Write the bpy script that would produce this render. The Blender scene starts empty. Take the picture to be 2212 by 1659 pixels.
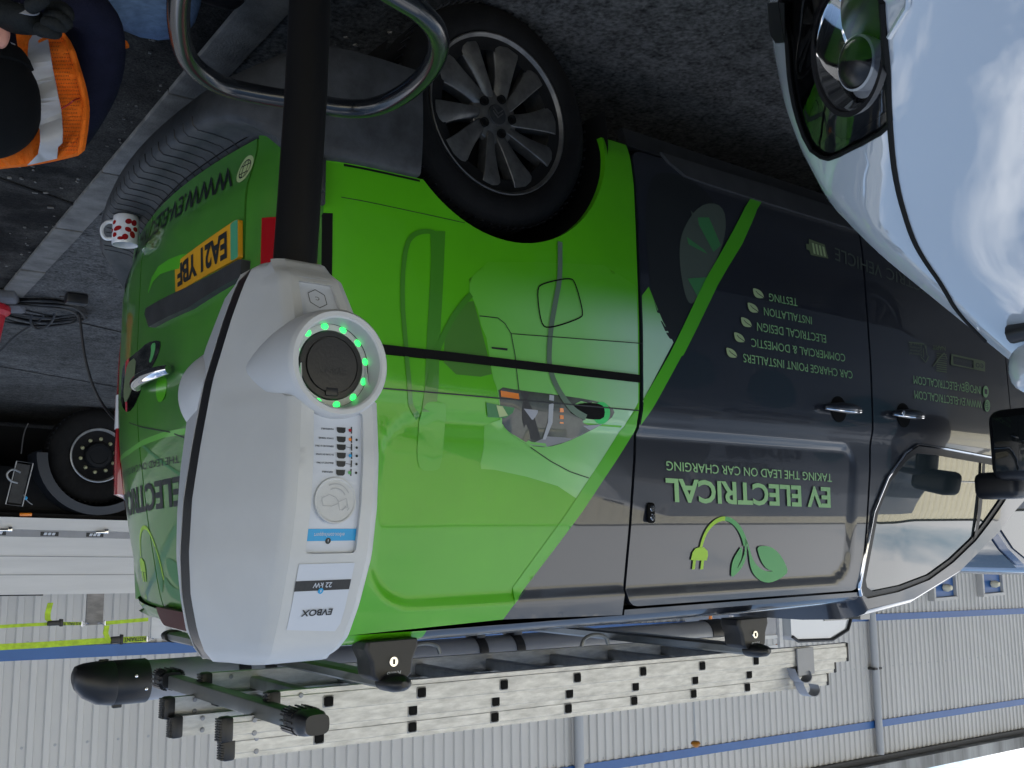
import bpy, bmesh, math, random
from math import sin, cos, pi, radians, sqrt, atan2
import numpy as np
from mathutils import Vector, Matrix
from mathutils.geometry import delaunay_2d_cdt
random.seed(7)
SC = bpy.context.scene
COL = SC.collection

# ------------------------------------------------------------ camera (the photograph is upside down: rolled 180)
CAM = np.array([1.6543, -2.1494, 1.5202]); YAW, PITCH, ROLL, FPX = 0.6579, -0.1468, -0.0099, 2182.75
fwd = np.array([-sin(YAW)*cos(PITCH), cos(YAW)*cos(PITCH), sin(PITCH)])
rt = np.array([cos(YAW), sin(YAW), 0.0]); up = np.cross(rt, fwd)
rt, up = cos(ROLL)*rt+sin(ROLL)*up, -sin(ROLL)*rt+cos(ROLL)*up
cd = bpy.data.cameras.new('camera'); cam = bpy.data.objects.new('camera', cd); COL.objects.link(cam)
cd.sensor_width = 36.0; cd.lens = FPX/2212*36.0; cd.clip_start = 0.05; cd.clip_end = 400
m = Matrix.Identity(4)
for i in range(3):
    m[i][0] = -rt[i]; m[i][1] = -up[i]; m[i][2] = -fwd[i]; m[i][3] = CAM[i]
cam.matrix_world = m
SC.camera = cam
SC.render.resolution_x = 1024; SC.render.resolution_y = 768

# ------------------------------------------------------------ light
SUN_EL, SUN_AZ = radians(19), radians(8)     # azimuth measured from +Y towards +X
SC.view_settings.view_transform = 'Standard'; SC.view_settings.look = 'None'
SC.view_settings.exposure = 0.62; SC.view_settings.gamma = 1.0
wd = bpy.data.worlds.new('World'); SC.world = wd; wd.use_nodes = True
nt = wd.node_tree; nt.nodes.clear()
wo = nt.nodes.new('ShaderNodeOutputWorld'); bgn = nt.nodes.new('ShaderNodeBackground')
sky = nt.nodes.new('ShaderNodeTexSky'); sky.sky_type = 'NISHITA'; sky.sun_disc = False
sky.sun_elevation = SUN_EL; sky.sun_rotation = SUN_AZ; sky.dust_density = 0.6; sky.ozone_density = 1.6
tc = nt.nodes.new('ShaderNodeTexCoord'); mp = nt.nodes.new('ShaderNodeMapping'); mp.inputs['Scale'].default_value = (1, 1, 2.2)
nz = nt.nodes.new('ShaderNodeTexNoise'); nz.inputs['Scale'].default_value = 2.3; nz.inputs['Detail'].default_value = 8; nz.inputs['Roughness'].default_value = 0.58
rp = nt.nodes.new('ShaderNodeValToRGB'); rp.color_ramp.elements[0].position = 0.53; rp.color_ramp.elements[1].position = 0.64
mx = nt.nodes.new('ShaderNodeMix'); mx.data_type = 'RGBA'
mx.inputs[7].default_value = (8.6, 8.7, 8.9, 1)
nt.links.new(tc.outputs['Generated'], mp.inputs[0]); nt.links.new(mp.outputs[0], nz.inputs['Vector'])
sep = nt.nodes.new('ShaderNodeSeparateXYZ'); mrn = nt.nodes.new('ShaderNodeMapRange'); addn = nt.nodes.new('ShaderNodeMath'); addn.operation = 'ADD'
mrn.inputs[1].default_value = 0.08; mrn.inputs[2].default_value = 0.42; mrn.inputs[3].default_value = 0.20; mrn.inputs[4].default_value = 0.0
nt.links.new(tc.outputs['Generated'], sep.inputs[0]); nt.links.new(sep.outputs[2], mrn.inputs[0]); nt.links.new(nz.outputs['Fac'], addn.inputs[0]); nt.links.new(mrn.outputs[0], addn.inputs[1])
nt.links.new(addn.outputs[0], rp.inputs[0]); nt.links.new(rp.outputs[0], mx.inputs[0])
nt.links.new(sky.outputs[0], mx.inputs[6]); nt.links.new(mx.outputs[2], bgn.inputs[0])
bgn.inputs[1].default_value = 0.15
nt.links.new(bgn.outputs[0], wo.inputs[0])
sl = bpy.data.lights.new('sun', 'SUN'); sl.energy = 4.5; sl.angle = radians(0.6); sl.color = (1, 0.965, 0.92)
so = bpy.data.objects.new('sun', sl); COL.objects.link(so)
sd = Vector((sin(SUN_AZ)*cos(SUN_EL), cos(SUN_AZ)*cos(SUN_EL), sin(SUN_EL)))
so.rotation_euler = sd.to_track_quat('Z', 'Y').to_euler()

# ------------------------------------------------------------ helpers
def ray(x, y):
    return -((x-1106)/FPX)*rt + ((y-829.5)/FPX)*up + fwd
def at(x, y, ax, val):
    d = ray(x, y); return CAM + (val-CAM[ax])/d[ax]*d
def at_depth(x, y, dep):
    return CAM + dep*ray(x, y)

def mat(name, col, rough=0.5, metal=0.0, coat=0.0, noise=0.0, nscale=8.0, bump=0.0, bscale=60.0, emit=None, es=1.0, spec=0.5, col2=None, coat_r=0.03, ior=None, stretch=None):
    M = bpy.data.materials.new(name); M.use_nodes = True
    t = M.node_tree; b = t.nodes['Principled BSDF']
    c = (*col, 1) if len(col) == 3 else col
    b.inputs['Base Color'].default_value = c; b.inputs['Roughness'].default_value = rough; b.inputs['Metallic'].default_value = metal
    b.inputs['Coat Weight'].default_value = coat; b.inputs['Coat Roughness'].default_value = coat_r
    b.inputs['Specular IOR Level'].default_value = spec
    if ior: b.inputs['IOR'].default_value = ior
    tcn = t.nodes.new('ShaderNodeTexCoord')
    src = tcn.outputs['Object']
    if stretch:
        mpn = t.nodes.new('ShaderNodeMapping'); mpn.inputs['Scale'].default_value = stretch
        t.links.new(src, mpn.inputs[0]); src = mpn.outputs[0]
    if noise or col2:
        n = t.nodes.new('ShaderNodeTexNoise'); n.inputs['Scale'].default_value = nscale; n.inputs['Detail'].default_value = 7; n.inputs['Roughness'].default_value = 0.62
        t.links.new(src, n.inputs['Vector'])
        r = t.nodes.new('ShaderNodeValToRGB'); r.color_ramp.elements[0].position = 0.32; r.color_ramp.elements[1].position = 0.68
        k = noise
        lo = col2 if col2 else tuple(v*(1-k) for v in col)
        hi = col if col2 else tuple(min(1, v*(1+k)) for v in col)
        r.color_ramp.elements[0].color = (*lo[:3], 1); r.color_ramp.elements[1].color = (*hi[:3], 1)
        t.links.new(n.outputs['Fac'], r.inputs[0]); t.links.new(r.outputs[0], b.inputs['Base Color'])
    if bump:
        n2 = t.nodes.new('ShaderNodeTexNoise'); n2.inputs['Scale'].default_value = bscale; n2.inputs['Detail'].default_value = 5
        t.links.new(src, n2.inputs['Vector'])
        bp_ = t.nodes.new('ShaderNodeBump'); bp_.inputs['Strength'].default_value = bump; bp_.inputs['Distance'].default_value = 0.01
        t.links.new(n2.outputs['Fac'], bp_.inputs['Height']); t.links.new(bp_.outputs[0], b.inputs['Normal'])
    if emit:
        b.inputs['Emission Color'].default_value = (*emit, 1); b.inputs['Emission Strength'].default_value = es
    return M

def root_origin(p):
    o = np.zeros(3)
    while p is not None:
        o = o + np.array(p.location); p = p.parent
    return o

def tag(o, label=None, cat=None, group=None, kind=None):
    if label: o['label'] = label
    if cat: o['category'] = cat
    if group: o['group'] = group
    if kind: o['kind'] = kind
    return o

def thing(name, label, cat, loc=(0, 0, 0), group=None):
    o = bpy.data.objects.new(name, None); COL.objects.link(o); o.location = [float(v) for v in loc]
    o.empty_display_size = 0.1
    return tag(o, label, cat, group)

class MB:
    def __init__(s): s.bm = bmesh.new(); s.n0 = 0
    def mark(s, i):
        s.bm.faces.ensure_lookup_table()
        for f in s.bm.faces[s.n0:]: f.material_index = i
        s.n0 = len(s.bm.faces); return s
    def face(s, pts):
        vs = [s.bm.verts.new(p) for p in pts]
        try: return s.bm.faces.new(vs)
        except ValueError: return None
    def box(s, c, size, rot=None, bev=0.0, seg=2):
        t = bmesh.new(); bmesh.ops.create_cube(t, size=1.0)
        for v in t.verts: v.co = Vector((v.co.x*size[0], v.co.y*size[1], v.co.z*size[2]))
        if bev: bmesh.ops.bevel(t, geom=list(t.edges), offset=bev, segments=seg, affect='EDGES', profile=0.5)
        if rot is not None: bmesh.ops.transform(t, matrix=rot.to_4x4(), verts=t.verts)
        bmesh.ops.translate(t, vec=Vector([float(q) for q in c]), verts=t.verts)
        s.merge(t); return s
    def merge(s, t):
        me = bpy.data.meshes.new('tmp'); t.to_mesh(me); t.free(); s.bm.from_mesh(me); bpy.data.meshes.remove(me)
    def loft(s, rings, closed=True, caps=True):
        R = [[s.bm.verts.new(p) for p in r] for r in rings]
        n = len(R[0])
        for a, b in zip(R[:-1], R[1:]):
            for i in range(n if closed else n-1):
                j = (i+1) % n
                try: s.bm.faces.new((a[i], a[j], b[j], b[i]))
                except ValueError: pass
        if caps and closed:
            for r in (R[0], R[-1]):
                try: s.bm.faces.new(r)
                except ValueError: pass
        return s
    def tube(s, pts, r, seg=12, caps=True, closed=False):
        pts = [Vector([float(q) for q in p]) for p in pts]; n = len(pts)
        rr = r if hasattr(r, '__len__') else [r]*n
        rings = []; prev = None
        for i, p in enumerate(pts):
            if closed: d = pts[(i+1) % n]-pts[i-1]
            else: d = pts[min(i+1, n-1)]-pts[max(i-1, 0)]
            d.normalize()
            if prev is None:
                a = Vector((0, 0, 1)) if abs(d.z) < 0.9 else Vector((1, 0, 0))
                u = d.cross(a).normalized()
            else:
                u = (prev - d*prev.dot(d)).normalized()
            prev = u; w = d.cross(u)
            rings.append([p + (u*cos(2*pi*k/seg) + w*sin(2*pi*k/seg))*rr[i] for k in range(seg)])
        if closed: rings.append(rings[0])
        return s.loft(rings, True, caps and not closed)
    def lathe(s, prof, o, axis, seg=32, sc=(1, 1), u=None, caps=True):
        a = Vector([float(q) for q in axis]).normalized(); o = Vector([float(q) for q in o])
        if u is None:
            h = Vector((0, 0, 1)) if abs(a.z) < 0.9 else Vector((1, 0, 0)); u = a.cross(h).normalized()
        else: u = Vector([float(q) for q in u]).normalized()
        w = a.cross(u)
        rings = [[o + a*h + (u*cos(2*pi*k/seg)*sc[0] + w*sin(2*pi*k/seg)*sc[1])*max(r, 1e-5) for k in range(seg)] for r, h in prof]
        return s.loft(rings, True, caps)
    def prism(s, poly, o, u, v, w, h):
        o = Vector([float(q) for q in o]); u = Vector(u); v = Vector(v); w = Vector(w)
        A = [o+u*a+v*b for a, b in poly]
        return s.loft([A, [p+w*h for p in A]])
    def build(s, name, m, parent=None, smooth=True, ang=38, bev=0.0, fixn=True, loc=None):
        bm = s.bm
        bmesh.ops.remove_doubles(bm, verts=bm.verts, dist=1e-5)
        if fixn: bmesh.ops.recalc_face_normals(bm, faces=bm.faces)
        org = root_origin(parent) if parent is not None else (np.array(loc, float) if loc is not None else np.zeros(3))
        bmesh.ops.translate(bm, vec=Vector([-float(q) for q in org]), verts=bm.verts)
        me = bpy.data.meshes.new(name); bm.to_mesh(me); bm.free()
        if smooth:
            for p in me.polygons: p.use_smooth = True
            me.set_sharp_from_angle(angle=radians(ang))
        for mm in (m if isinstance(m, (list, tuple)) else [m]): me.materials.append(mm)
        o = bpy.data.objects.new(name, me); COL.objects.link(o)
        if parent is not None: o.parent = parent
        elif loc is not None: o.location = [float(q) for q in loc]
        if bev:
            bv = o.modifiers.new('bevel', 'BEVEL'); bv.width = bev; bv.segments = 2; bv.limit_method = 'ANGLE'; bv.angle_limit = radians(40)
        return o

def copy_tree(o, parent=None):
    c = o.copy(); COL.objects.link(c); c.parent = parent
    for ch in list(o.children): copy_tree(ch, c)
    return c

def resample(poly, step, closed=True):
    out = []; n = len(poly)
    for i in range(n if closed else n-1):
        a = np.array(poly[i], float); b = np.array(poly[(i+1) % n], float)
        k = max(1, int(np.linalg.norm(b-a)/step))
        for j in range(k): out.append(a+(b-a)*j/k)
    if not closed: out.append(np.array(poly[-1], float))
    return out

def smooth_poly(pts, it=2, closed=True):
    P = [np.array(p, float) for p in pts]
    for _ in range(it):
        Q = []; n = len(P)
        if not closed: Q.append(P[0])
        for i in range(n if closed else n-1):
            a, b = P[i], P[(i+1) % n]; Q += [a*0.75+b*0.25, a*0.25+b*0.75]
        if not closed: Q.append(P[-1])
        P = Q
    return P

def inside(px, py, polys):
    c = np.zeros(len(px), bool)
    for poly in polys:
        P = np.array(poly); x1, y1 = P[:, 0], P[:, 1]; x2, y2 = np.roll(x1, -1), np.roll(y1, -1)
        for a, b, e, f in zip(x1, y1, x2, y2):
            if b == f: continue
            k = ((b > py) != (f > py)) & (px < (e-a)*(py-b)/(f-b)+a)
            c ^= k
    return c

def panel(name, poly, surf, m, parent=None, off=0.0, holes=(), grid=0.05, lip=0.0, out=(0, -1, 0), loc=None, mb=None):
    """flat outline (a,b) triangulated with inner points and laid on a curved surface surf(a,b,off)"""
    loops = [resample(poly, grid)] + [resample(h, grid) for h in holes]
    V = []; Ed = []
    for lp in loops:
        s0 = len(V); V += [Vector((float(p[0]), float(p[1]))) for p in lp]
        Ed += [(s0+i, s0+(i+1) % len(lp)) for i in range(len(lp))]
    A = np.array(loops[0]); lo = A.min(0); hi = A.max(0)
    gx = np.arange(lo[0]+grid*0.5, hi[0], grid); gy = np.arange(lo[1]+grid*0.5, hi[1], grid)
    if len(gx) and len(gy):
        GX, GY = [q.ravel() for q in np.meshgrid(gx, gy)]
        k = inside(GX, GY, loops)
        B = np.concatenate([np.array(l) for l in loops])
        GX, GY = GX[k], GY[k]
        if len(GX):
            dmin = np.full(len(GX), 9.0)
            for b in B: dmin = np.minimum(dmin, (GX-b[0])**2+(GY-b[1])**2)
            k = dmin > (grid*0.4)**2
            V += [Vector((float(a), float(b))) for a, b in zip(GX[k], GY[k])]
    ov, oe, of, *_ = delaunay_2d_cdt(V, Ed, [], 0, 1e-6)
    T = np.array([[ (ov[i].x, ov[i].y) for i in f] for f in of])
    cen = T.mean(1); k = inside(cen[:, 0], cen[:, 1], loops)
    own = mb is None
    if own: mb = MB()
    bm = mb.bm; O = Vector(out)
    bv = [bm.verts.new([float(q) for q in surf(v.x, v.y, off)]) for v in ov]
    fs = []
    for f, kk in zip(of, k):
        if not kk: continue
        try:
            fc = bm.faces.new([bv[i] for i in f]); fc.normal_update()
            if fc.normal.dot(O) < 0: fc.normal_flip()
            fs.append(fc)
        except ValueError: pass
    if lip:
        be = [e for e in {e for f in fs for e in f.edges} if len(e.link_faces) == 1]
        mp_ = {}
        for e in be:
            for v in e.verts:
                if v not in mp_:
                    q = bm.verts.new(v.co - O*lip); mp_[v] = q
        for e in be:
            a, b = e.verts; fc = e.link_faces[0]
            l = [l for l in fc.loops if l.edge == e][0]
            a, b = l.vert, l.link_loop_next.vert
            try: bm.faces.new((b, a, mp_[a], mp_[b]))
            except ValueError: pass
    for v in [v for v in bv if v.is_valid and not v.link_faces]: bm.verts.remove(v)
    if own: return mb.build(name, m, parent, fixn=False, ang=50, loc=loc)
    return mb

def strip_poly(pts, w):
    """outline of a ribbon of width w round an open 2-d line"""
    P = [np.array(p, float) for p in pts]; L = []; Rr = []; n = len(P)
    ww = w if hasattr(w, '__len__') else [w]*n
    for i in range(n):
        d = P[min(i+1, n-1)]-P[max(i-1, 0)]; d = d/np.linalg.norm(d); nn = np.array([-d[1], d[0]])
        L.append(P[i]+nn*ww[i]/2); Rr.append(P[i]-nn*ww[i]/2)
    return L+Rr[::-1]

FONT_CACHE = {}
def text_polys(s, shear=0.0, spacing=1.0, bold=0.0):
    key = (s, shear, spacing, bold)
    if key not in FONT_CACHE:
        c = bpy.data.curves.new('txt', 'FONT'); c.body = s; c.size = 1.0; c.shear = shear; c.space_character = spacing; c.offset = bold
        c.resolution_u = 3
        o = bpy.data.objects.new('txt', c); COL.objects.link(o)
        dg = bpy.context.evaluated_depsgraph_get(); dg.update()
        me = bpy.data.meshes.new_from_object(o.evaluated_get(dg))
        V = np.array([v.co[:2] for v in me.vertices]); F = [tuple(p.vertices) for p in me.polygons]
        bpy.data.objects.remove(o); bpy.data.curves.remove(c); bpy.data.meshes.remove(me)
        V[:, 0] -= V[:, 0].min()
        FONT_CACHE[key] = (V, F)
    return FONT_CACHE[key]

def lettering(name, s, L, R, T, surf, m, parent, off, out=(0, -1, 0), caph=0.7, **kw):
    """text with its baseline from L to R and its capitals reaching T above L, all (a,b) on the surface"""
    V, F = text_polys(s, **kw); L, R, T = [np.array(q, float)[:2] for q in (L, R, T)]
    W = V[:, 0].max(); ex = (R-L)/W; ey = (T-L)/caph
    mb = MB(); O = Vector(out)
    q = [mb.bm.verts.new([float(k) for k in surf(*(L+ex*a+ey*b), off)]) for a, b in V]
    for f in F:
        try:
            fc = mb.bm.faces.new([q[i] for i in f]); fc.normal_update()
            if fc.normal.dot(O) < 0: fc.normal_flip()
        except ValueError: pass
    return mb.build(name, m, parent, fixn=False, smooth=False)
# ------------------------------------------------------------ materials
M_ = {}
def gm(n): return M_[n]
def ground_mat(name, lo, hi, gs, sc):
    M = mat(name, lo, 0.9, spec=0.08); t = M.node_tree; b = t.nodes['Principled BSDF']
    tcn = t.nodes.new('ShaderNodeTexCoord')
    def nz_(s_, d, r):
        n = t.nodes.new('ShaderNodeTexNoise'); n.inputs['Scale'].default_value = s_; n.inputs['Detail'].default_value = d; n.inputs['Roughness'].default_value = r; t.links.new(tcn.outputs['Object'], n.inputs['Vector']); return n
    a, g, c = nz_(sc, 6, 0.6), nz_(gs, 3, 0.7), nz_(gs*0.22, 5, 0.7)
    r1 = t.nodes.new('ShaderNodeValToRGB'); r1.color_ramp.elements[0].position = 0.40; r1.color_ramp.elements[1].position = 0.66; r1.color_ramp.elements[0].color = (*lo, 1); r1.color_ramp.elements[1].color = (*hi, 1)
    r2 = t.nodes.new('ShaderNodeValToRGB'); r2.color_ramp.elements[0].position = 0.36; r2.color_ramp.elements[1].position = 0.68; r2.color_ramp.elements[0].color = (0.25, 0.25, 0.25, 1); r2.color_ramp.elements[1].color = (2.0, 2.0, 2.0, 1)
    av = t.nodes.new('ShaderNodeMath'); av.operation = 'MULTIPLY_ADD'; av.inputs[1].default_value = 0.6
    h = t.nodes.new('ShaderNodeMath'); h.operation = 'MULTIPLY'; h.inputs[1].default_value = 0.4; t.links.new(c.outputs['Fac'], h.inputs[0])
    t.links.new(g.outputs['Fac'], av.inputs[0]); t.links.new(h.outputs[0], av.inputs[2])
    x = t.nodes.new('ShaderNodeMix'); x.data_type = 'RGBA'; x.blend_type = 'MULTIPLY'; x.inputs[0].default_value = 1
    t.links.new(a.outputs['Fac'], r1.inputs[0]); t.links.new(av.outputs[0], r2.inputs[0]); t.links.new(r1.outputs[0], x.inputs[6]); t.links.new(r2.outputs[0], x.inputs[7]); t.links.new(x.outputs[2], b.inputs['Base Color'])
    bn = t.nodes.new('ShaderNodeBump'); bn.inputs['Strength'].default_value = 0.9; bn.inputs['Distance'].default_value = 0.008; t.links.new(av.outputs[0], bn.inputs['Height']); t.links.new(bn.outputs[0], b.inputs['Normal'])
    return M
M_['asphalt'] = ground_mat('asphalt', (0.012, 0.012, 0.012), (0.060, 0.057, 0.052), 110, 2.2)
M_['concrete'] = ground_mat('concrete', (0.065, 0.065, 0.064), (0.105, 0.105, 0.104), 60, 0.9)
M_['moulding'] = mat('door_moulding_grey', (0.05, 0.052, 0.055), 0.5, noise=0.2, nscale=10)
M_['kerb'] = mat('kerb_stone', (0.15, 0.147, 0.14), 0.9, noise=0.3, nscale=9, bump=0.4, bscale=120, spec=0.12)
M_['green'] = mat('green_vinyl', (0.085, 0.40, 0.007), 0.34, coat=0.5, coat_r=0.04, noise=0.06, nscale=3, spec=0.3)
M_['shadedgreen'] = mat('shaded_green_vinyl', (0.065, 0.27, 0.018), 0.36, coat=0.6, coat_r=0.04, col2=(0.042, 0.17, 0.022), nscale=2.2)  # green vinyl darkened for the rear face, its shade put into the colour
M_['grey'] = mat('dark_grey_paint', (0.017, 0.020, 0.029), 0.34, metal=0.15, coat=1.0, coat_r=0.02)
M_['stripe'] = mat('bright_green_vinyl', (0.075, 0.40, 0.01), 0.38, coat=0.4)
M_['shell'] = mat('black_gap', (0.006, 0.006, 0.006), 0.8, spec=0.15)
M_['plastic'] = mat('grey_black_plastic', (0.022, 0.023, 0.025), 0.55, noise=0.35, nscale=14, bump=0.12, bscale=300)
M_['black'] = mat('black_plastic', (0.009, 0.009, 0.011), 0.42, bump=0.05, bscale=250)
M_['poleblack'] = mat('pole_black', (0.0035, 0.0035, 0.004), 0.55, spec=0.2)
M_['rubber'] = mat('tyre_rubber', (0.0075, 0.0075, 0.008), 0.75, noise=0.3, nscale=18, bump=0.15, bscale=140, spec=0.15)
M_['alloy'] = mat('dusty_alloy', (0.15, 0.147, 0.142), 0.42, metal=0.7, noise=0.3, nscale=26, bump=0.05, bscale=200)
M_['chrome'] = mat('chrome', (0.72, 0.72, 0.74), 0.08, metal=1.0)
M_['alu'] = mat('scuffed_aluminium', (0.52, 0.515, 0.50), 0.45, metal=0.5, noise=0.22, nscale=16, bump=0.1, bscale=80, stretch=(1, 4, 4))
M_['alu_dark'] = mat('grooved_aluminium', (0.3, 0.3, 0.3), 0.5, metal=0.6, noise=0.2, nscale=20)
M_['tube'] = mat('satin_grey_aluminium', (0.26, 0.27, 0.30), 0.35, metal=0.15, noise=0.08, nscale=6)
M_['white'] = mat('white_paint', (0.42, 0.45, 0.48), 0.5, metal=0.0, coat=1.0, coat_r=0.01, spec=0.2)
M_['white'].node_tree.nodes['Principled BSDF'].inputs['Coat IOR'].default_value = 2.3
M_['charger'] = mat('light_grey_casing', (0.50, 0.515, 0.53), 0.42, bump=0.035, bscale=420, noise=0.03, nscale=10)
M_['panelwhite'] = mat('white_label', (0.52, 0.56, 0.64), 0.35)
M_['clad'] = mat('grey_white_cladding', (0.50, 0.497, 0.49), 0.45, noise=0.07, nscale=0.7, stretch=(1, 1, 0.25))
M_['blue'] = mat('blue_trim', (0.022, 0.105, 0.32), 0.4, noise=0.08, nscale=2)
M_['gutter'] = mat('streaked_fascia', (0.42, 0.43, 0.43), 0.7, col2=(0.12, 0.12, 0.115), nscale=1.6, stretch=(1, 1, 0.12))
M_['pipe'] = mat('grey_downpipe', (0.36, 0.38, 0.41), 0.45)
M_['cream'] = mat('cream_cladding', (0.78, 0.735, 0.56), 0.5, noise=0.05, nscale=2)
M_['teal'] = mat('teal_trim', (0.03, 0.22, 0.26), 0.4)
M_['orange'] = mat('orange_mesh', (0.85, 0.17, 0.015), 0.75, noise=0.12, nscale=30, bump=0.6, bscale=260, spec=0.15)
M_['reflective'] = mat('grey_reflective_tape', (0.36, 0.36, 0.38), 0.4, noise=0.1, nscale=14, bump=0.15, bscale=40)
M_['navy'] = mat('navy_fabric', (0.010, 0.011, 0.026), 0.9, noise=0.2, nscale=20, bump=0.3, bscale=220, spec=0.15)
M_['blackcap'] = mat('black_wool', (0.0035, 0.0045, 0.006), 0.92, bump=0.25, bscale=300, spec=0.15)
M_['glove'] = mat('black_glove', (0.012, 0.014, 0.015), 0.7, bump=0.3, bscale=160, spec=0.15)
M_['denim'] = mat('blue_denim', (0.10, 0.16, 0.27), 0.85, noise=0.25, nscale=30, bump=0.3, bscale=260, stretch=(1, 1, 5), spec=0.15)
M_['skin'] = mat('skin', (0.50, 0.24, 0.19), 0.55, noise=0.08, nscale=20)
M_['red'] = mat('red_plastic', (0.42, 0.008, 0.02), 0.4, noise=0.1, nscale=6)
M_['amber'] = mat('amber_lens', (0.75, 0.20, 0.01), 0.25, coat=0.6)
M_['redlens'] = mat('red_lens', (0.30, 0.004, 0.008), 0.12, coat=1.0)
M_['whitelens'] = mat('white_lens', (0.75, 0.76, 0.78), 0.12, coat=1.0)
M_['darkred'] = mat('smoked_red_lens', (0.055, 0.006, 0.008), 0.4, coat=0.0, spec=0.08)
M_['glass'] = mat('dark_glass', (0.035, 0.045, 0.045), 0.02, coat=1.0, coat_r=0.0, spec=0.9)
M_['lens'] = mat('lamp_glass', (0.012, 0.014, 0.014), 0.03, coat=1.0, coat_r=0.0)
M_['mirrorm'] = mat('lamp_reflector', (0.85, 0.85, 0.86), 0.05, metal=1.0)
M_['mint'] = mat('pale_green_vinyl', (0.27, 0.50, 0.21), 0.5)
M_['leafy'] = mat('cream_green_vinyl', (0.42, 0.52, 0.25), 0.5)
M_['ink'] = mat('black_vinyl', (0.009, 0.012, 0.014), 0.5)
M_['yellowp'] = mat('yellow_plate', (0.62, 0.30, 0.008), 0.45, noise=0.08, nscale=14)
M_['plategreen'] = mat('plate_green', (0.06, 0.30, 0.16), 0.45)
M_['lime'] = mat('lime_vinyl', (0.36, 0.62, 0.03), 0.45)
M_['leafgreen'] = mat('leaf_green_vinyl', (0.09, 0.36, 0.11), 0.45)
M_['midgreen'] = mat('dark_leaf_vinyl', (0.045, 0.20, 0.065), 0.45)
M_['ghost'] = mat('faint_grey_vinyl', (0.07, 0.09, 0.07), 0.5)
M_['ghost2'] = mat('faint_green_vinyl', (0.12, 0.16, 0.075), 0.5)
M_['blade'] = mat('white_china', (0.72, 0.73, 0.76), 0.15, coat=0.6)
M_['mugred'] = mat('red_glaze', (0.30, 0.012, 0.014), 0.2)
M_['strap'] = mat('lime_webbing', (0.42, 0.60, 0.03), 0.7, noise=0.25, nscale=14, bump=0.3, bscale=200)
M_['skyblue'] = mat('cyan_label', (0.01, 0.30, 0.62), 0.4)
M_['led'] = mat('green_led', (0.05, 0.8, 0.15), 0.4, emit=(0.03, 1.0, 0.14), es=1.2)
M_['diffuser'] = mat('led_diffuser', (0.55, 0.58, 0.58), 0.35)
M_['truckgrey'] = mat('pale_truck_board', (0.60, 0.60, 0.60), 0.45, noise=0.06, nscale=3, stretch=(0.3, 1, 4))
M_['truckblack'] = mat('truck_chassis_black', (0.008, 0.009, 0.011), 0.6, spec=0.15)
M_['bluegrey'] = mat('blue_grey_paint', (0.06, 0.09, 0.16), 0.25, coat=1.0)
M_['ply'] = mat('worn_plywood', (0.30, 0.28, 0.26), 0.8, col2=(0.16, 0.15, 0.14), nscale=6, stretch=(1, 1, 3))

# green print that fades to pale green towards the front of the van (a printed gradient on the vinyl)
def gradient_mat(name, stops, axis=0, rough=0.36, coat=0.6):
    M = mat(name, (0.1, 0.3, 0.05), rough, coat=coat, coat_r=0.04); t = M.node_tree; b = t.nodes['Principled BSDF']
    tcn = t.nodes.new('ShaderNodeTexCoord'); sp = t.nodes.new('ShaderNodeSeparateXYZ'); r = t.nodes.new('ShaderNodeValToRGB')
    mr = t.nodes.new('ShaderNodeMapRange'); mr.inputs[1].default_value = stops[0][0]; mr.inputs[2].default_value = stops[-1][0]
    t.links.new(tcn.outputs['Object'], sp.inputs[0]); t.links.new(sp.outputs[axis], mr.inputs[0]); t.links.new(mr.outputs[0], r.inputs[0])
    a, z = stops[0][0], stops[-1][0]
    while len(r.color_ramp.elements) < len(stops): r.color_ramp.elements.new(0.5)
    for e, (p, c) in zip(r.color_ramp.elements, stops): e.position = (p-a)/(z-a); e.color = (*c, 1)
    t.links.new(r.outputs[0], b.inputs['Base Color'])
    return M
def fade_foot(M, base, z0, z1):
    t = M.node_tree; b = t.nodes['Principled BSDF']; lk = b.inputs['Base Color'].links[0].from_socket
    tcn = t.nodes.new('ShaderNodeTexCoord'); sp = t.nodes.new('ShaderNodeSeparateXYZ'); mr = t.nodes.new('ShaderNodeMapRange'); mr.interpolation_type = 'SMOOTHSTEP'
    mr.inputs[1].default_value = z0; mr.inputs[2].default_value = z1; x = t.nodes.new('ShaderNodeMix'); x.data_type = 'RGBA'; x.inputs[6].default_value = (*base, 1)
    t.links.new(tcn.outputs['Object'], sp.inputs[0]); t.links.new(sp.outputs[2], mr.inputs[0]); t.links.new(mr.outputs[0], x.inputs[0]); t.links.new(lk, x.inputs[7]); t.links.new(x.outputs[2], b.inputs['Base Color'])
M_['carprint'] = gradient_mat('pale_car_print', [(-0.75, (0.46, 0.64, 0.52)), (-0.49, (0.38, 0.62, 0.42)), (-0.25, (0.22, 0.55, 0.17)), (0.1, (0.13, 0.47, 0.05))])
fade_foot(M_['carprint'], (0.085, 0.40, 0.007), 0.78, 0.93)
M_['led2'] = mat('ring_green_vinyl', (0.03, 0.55, 0.12), 0.4)
M_['lead'] = mat('grey_lead_vinyl', (0.10, 0.16, 0.11), 0.45)
M_['hooppaint'] = mat('black_gloss_steel', (0.008, 0.009, 0.011), 0.22, coat=0.35)
M_['lampblack'] = mat('lamp_black', (0.007, 0.007, 0.008), 0.35)
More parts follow.
